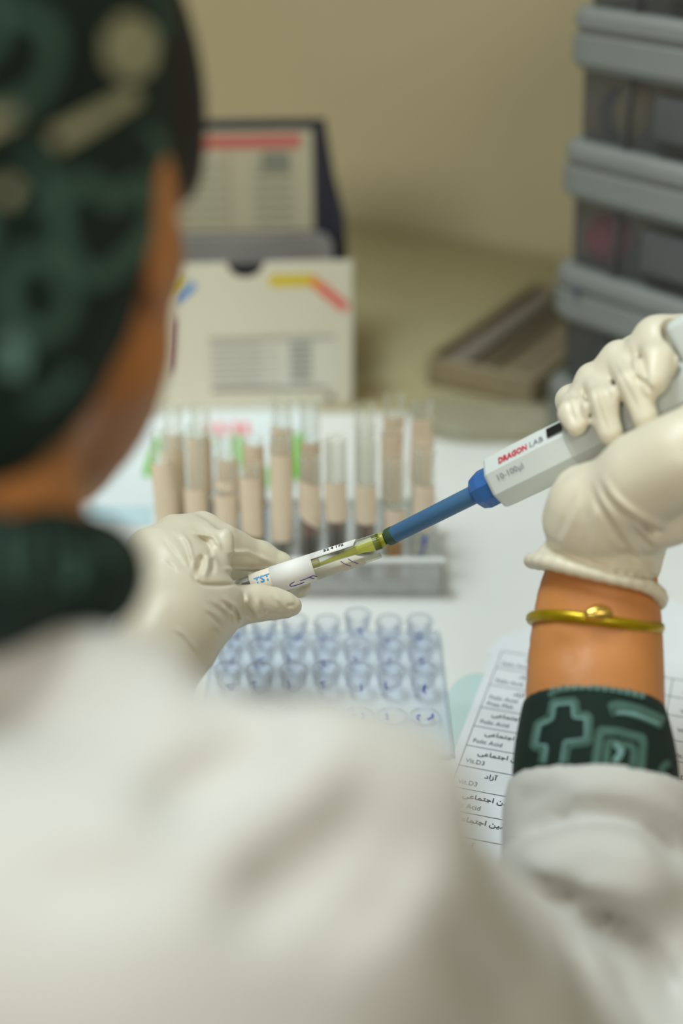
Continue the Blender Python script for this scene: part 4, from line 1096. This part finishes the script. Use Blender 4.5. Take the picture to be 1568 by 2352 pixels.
for pts in ([(1340, 880), (1352, 930), (1362, 975)], [(1395, 840), (1420, 900), (1440, 960), (1448, 985)], [(1470, 800), (1478, 850), (1490, 900)]): Fg.fold(pts, 8, .0022, .60, .672)
for pts in ([(1303, 905), (1312, 945), (1322, 975)], [(1362, 880), (1378, 940), (1400, 1000)], [(1408, 830), (1440, 890), (1470, 950)], [(1432, 805), (1462, 870), (1490, 930)]): crease(Fg, pts, 3.5, .0012, .60, .70, (7, -2))
crease(Fg, [(1456, 862), (1476, 878), (1500, 905)], 4, .0022, .60, .70, (6, -8))
crease(Fg, [(1440, 790), (1448, 815), (1452, 840)], 4, .0010, .60, .70, (6, 0))
crease(Fg, [(1530, 760), (1548, 800), (1545, 850)], 5, .0010, .60, .70, (8, 0))
for q_ in ((1343, 908, .673, 24), (1350, 945, .666, 18), (1405, 872, .664, 25), (1398, 850, .670, 26), (1470, 812, .656, 30), (1345, 930, .675, 20)): Fg.chain([q_], .006)
Q.sub(Fg, .0018)
crease(Q, [(1374, 1104), (1400, 1150), (1450, 1190), (1500, 1216), (1520, 1222)], 6, .0036, .58, .66, (9, -7))           # V fold under the thumb
crease(Q, [(1356, 1112), (1376, 1160), (1408, 1210), (1440, 1260), (1468, 1310)], 6, .0022, .58, .66, (10, -4))
crease(Q, [(1448, 1200), (1480, 1240), (1505, 1262)], 5, .0020, .58, .66, (6, -6))
crease(Q, [(1322, 1130), (1300, 1190), (1276, 1250)], 7, .0014, .58, .66, (10, 2))
crease(Q, [(1282, 1110), (1300, 1090), (1330, 1074)], 5, .0010, .58, .66, (-4, -6))
crease(Q, [(1350, 1160), (1352, 1220), (1340, 1280)], 8, .0012, .58, .66, (12, 0))
crease(Q, [(1395, 1240), (1415, 1265), (1450, 1275)], 7, .0013, .58, .66, (4, -9))
# flared, rolled cuff
ring = []
for i in range(30):
    a = 2 * math.pi * i / 30
    drop = -.0080 * math.cos(a) + .0080 * math.sin(a) - .0022 * math.sin(2 * a + .6) - .001 * math.sin(3 * a)
    ring.append(P(1366, 1334, .664) + sd * .0300 * math.cos(a) + th * .0290 * math.sin(a) + wd * (drop + .0010))
for i in range(30):
    Q.cone(ring[i].lerp(P(1374, 1240, .664), .80), ring[i].lerp(P(1374, 1240, .664), .10), .0100, .0024, .006)
Q.plane(P(1366, 1352, .664), wd * -1 + sd * .22 + th * .25, .002)
for i in range(30): Q.cone(ring[i], ring[(i + 1) % 30], .0032, .0032, .0015)
Q.fold([(1225, 1256), (1290, 1266), (1350, 1292), (1410, 1316), (1470, 1322), (1520, 1314)], 10, .0018, .58, .66)
def ax(x_, y_, z_): return PM @ Vector((x_, y_, z_))
Q.cone(ax(0, 0, B0), ax(0, 0, B1 + .001), .0149, .0147, .0008, 's'); Q.cone(ax(0, 0, B1), ax(0, 0, B1 + .026), .0095, .0095, .0008, 's'); Q.cone(ax(0, .002, B1 - .003), ax(0, .024, B1 - .003), .0125, .0125, .0008, 's')
gr = link('glove', Q.me('glove', .0010, .004), M_GLOVE, body); gr['label'] = 'cream latex glove with rolled cuff gripping the pipette'

# stool under the person, below the picture
stool = empty('lab_stool', (PELV.x, PELV.y, 0), 'round black lab stool under the seated person', 'stool')
SMt = Matrix.Translation((PELV.x, PELV.y, 0))
zt = PELV.z - .185
link('seat', lathe_me('seat', [(0, zt - .06), (.15, zt - .06), (.17, zt - .045), (.17, zt - .015), (.155, zt), (0, zt)], 32, SMt), M_BLACK, stool)
link('column', lathe_me('column', [(0, .05), (.03, .05), (.025, zt - .06), (0, zt - .06)], 20, SMt), M_GREY, stool)
link('base', lathe_me('base', [(0, 0), (.22, 0), (.22, .015), (.05, .05), (0, .05)], 32, SMt), M_GREY, stool)
